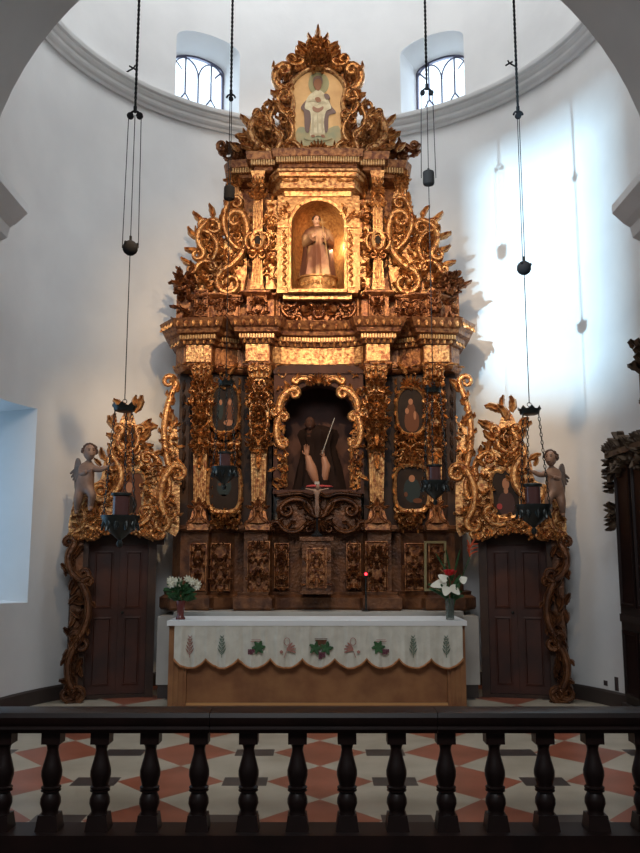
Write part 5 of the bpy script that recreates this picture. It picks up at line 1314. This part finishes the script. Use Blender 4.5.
for i in range(26): u = -y1+.02+i*.05; m.leaf(F, u, ztp+.03, PI/2+rng.uniform(-.6, .6), .13+.10*math.exp(-((i-6)/2.5)**2), .09, .05, rng.uniform(-1, 1), 3, 0)
m.foliage(F, [(-y1-.06, ztp-.12), (-y0, ztp-.12), (-y0, ztp+.04), (-y1-.06, ztp+.04)], 50, .12, .05, rng)
for z_ in (2.72, 2.6, 2.5, 2.38, 2.12, 2.02):
    for k in range(3): m.leaf(F, -y1-.01, z_+k*.03, PI+rng.uniform(-1, 1), .10, .07, .05, rng.uniform(-1, 1), 3, 0)
F2 = Fr((0, y1, 0)); 
for z_ in (2.82, 2.74, 2.64, 2.55, 2.46, 2.2, 2.12, 2.04): m.leaf(F2, sx+.03, z_, PI+rng.uniform(-.8, .8), .13, .09, .05, rng.uniform(-1, 1), 3, -.04)
m.build('crest_carving', 'bark_gilt', sh_)
m = MB(); c = at(637, 366, 8.35); F3 = Fr((0, 8.2, 0))
m.box(sx+.02, sx+.3, 7.95, 8.30, ztp+.06, c.z+.25)
for i in range(19): m.leaf(F3, sx+.06, ztp+.1+i*.05, PI+rng.uniform(-.8, .8), .08 if i < 13 else .17, .10, .05, rng.uniform(-1, 1), 3, rng.uniform(-.1, .1))
m.build('upper_crest', 'bark_gilt', sh_)
# wall plates low on the right wall
def wallpt(px, py):
    u, f, w = ray(px, py); a = u/f; A = 1+a*a; B = -2*YC; C_ = YC*YC-R*R; D = (-B+math.sqrt(B*B-4*A*C_))/2/A; return at(px, py, D)
for px, py, w_, h_, lb in ((606, 683, .03, .028, 'small dark cable outlet on the right wall above the skirting, left one'), (617, 684, .03, .075, 'dark double socket plate on the right wall beside the black shrine')):
    p = wallpt(px, py); N_ = Vector((-p.x, YC-p.y, 0)).normalized(); F = Fr(p, (N_.y, -N_.x, 0), (0, 0, 1), N_)
    m = MB(); m.plate(F, [(-w_, -h_), (w_, -h_), (w_, h_), (-w_, h_)], -.002, .012, .004)
    for s in (-.5, .5): m.plate(F, oval(0, s*h_, w_*.5, h_*.3, 10, 2), .012, .014)
    tag(m.build('wall_socket', 'plate', smooth=False), lb, 'socket')

for px, py, lb in ((132, 69, 'small iron hook on the ring cornice beside the left pulley chain'), (511, 64, 'small iron hook on the ring cornice beside the right pulley chain')):
    u, f, w_ = ray(px, py); a = u/f; A = 1+a*a; rr = R-.12; D = (2*YC+math.sqrt(4*YC*YC-4*A*(YC*YC-rr*rr)))/2/A; p = at(px, py, D); N_ = Vector((-p.x, YC-p.y, 0)).normalized()
    m = MB(); m.tube([p-N_*.16, p+N_*.04, p+N_*.07+Vector((0, 0, .03))], .012, 6); m.tube([p+N_*.03+Vector((N_.y*.07, -N_.x*.07, 0)), p+N_*.03-Vector((N_.y*.05, -N_.x*.05, 0))], .012, 6)
    tag(m.build('wall_hook', 'black_iron'), lb, 'hook')

# ================================================================== LIGHT
w = bpy.data.worlds.new('w'); scene.world = w; w.use_nodes = True
w.node_tree.nodes['Background'].inputs[0].default_value = (.72, .86, 1, 1); w.node_tree.nodes['Background'].inputs[1].default_value = 2.2
def area(name, loc, target, sx_, sy_, power, col, spread=180):
    d = bpy.data.lights.new(name, 'AREA'); d.shape = 'RECTANGLE'; d.size = sx_; d.size_y = sy_; d.energy = power; d.color = col; d.spread = math.radians(spread)
    o = bpy.data.objects.new(name, d); COL.objects.link(o); o.location = loc
    o.rotation_euler = (Vector(target)-Vector(loc)).to_track_quat('-Z', 'Y').to_euler(); return o
def spot(name, loc, target, power, col, ang=60, blend=.6, r=.06):
    d = bpy.data.lights.new(name, 'SPOT'); d.energy = power; d.color = col; d.spot_size = math.radians(ang); d.spot_blend = blend; d.shadow_soft_size = r
    o = bpy.data.objects.new(name, d); COL.objects.link(o); o.location = loc
    o.rotation_euler = (Vector(target)-Vector(loc)).to_track_quat('-Z', 'Y').to_euler(); return o
DAY = (.72, .87, 1.0); WARM = (1, .68, .38)
for F, small in WIN:
    area('daylight_high_window', F(0, .6, -1.0), F(0, .55, 1), .9, 1.1, 26, DAY)
area('daylight_low_window', (-4.3, 8.9, 2.2), (0, 9.0, 2.0), 1.4, 1.9, 5, (.40, .72, 1))
area('daylight_side_window', Em, Tg, .4, .4, 640, (.55, .82, 1), 50)
area('dome_fill', (0, 8.9, 13.6), (0, 9.3, 0), 1.6, 1.6, 270, (.95, .97, 1))  # unseen fill light added under the dome; no lantern is built
area('nave_fill', (-.5, -2.5, 8.0), (0, 9, 3.5), 4.5, 3, 430, (.92, .96, 1))  # unseen fill light added behind the camera to lift the walls
spot('retable_spot', (-.6, 7.2, 6.3), (-.5, 10.8, 4.7), 370, WARM, 80, .9)
spot('retable_spot', (.6, 7.2, 6.3), (.5, 10.8, 4.7), 370, WARM, 80, .9)
spot('door_spot', (-1.3, 7.4, 6.0), (-2.3, 10.3, 3.2), 380, WARM, 38, 1)
spot('door_spot', (1.3, 7.4, 6.0), (2.3, 10.3, 3.2), 380, WARM, 38, 1)
spot('crown_spot', (.7, 7.9, 9.9), (CX, 10.8, 8.3), 150, WARM, 40, .8)
# small lamp tucked inside the upper niche beside the statue
d = bpy.data.lights.new('niche_bulb', 'POINT'); d.energy = 9; d.color = (1, .74, .42); d.shadow_soft_size = .02
o = bpy.data.objects.new('niche_bulb', d); COL.objects.link(o); o.location = (UN[2]+.235, 10.84, nz+.66)
spot('niche_spot', (0, 9.3, 6.9), (CX, 10.75, 5.0), 28, (1, .75, .42), 40, .6, .05)

vs_ = scene.view_settings; vs_.view_transform = 'Standard'; vs_.look = 'None'; vs_.exposure = 0.0; vs_.gamma = 1.0; vs_.use_curve_mapping = False
scene.cycles.use_denoising = True
scene.cycles.max_bounces = 6; scene.cycles.diffuse_bounces = 3; scene.cycles.glossy_bounces = 3
scene.cycles.sample_clamp_indirect = 4
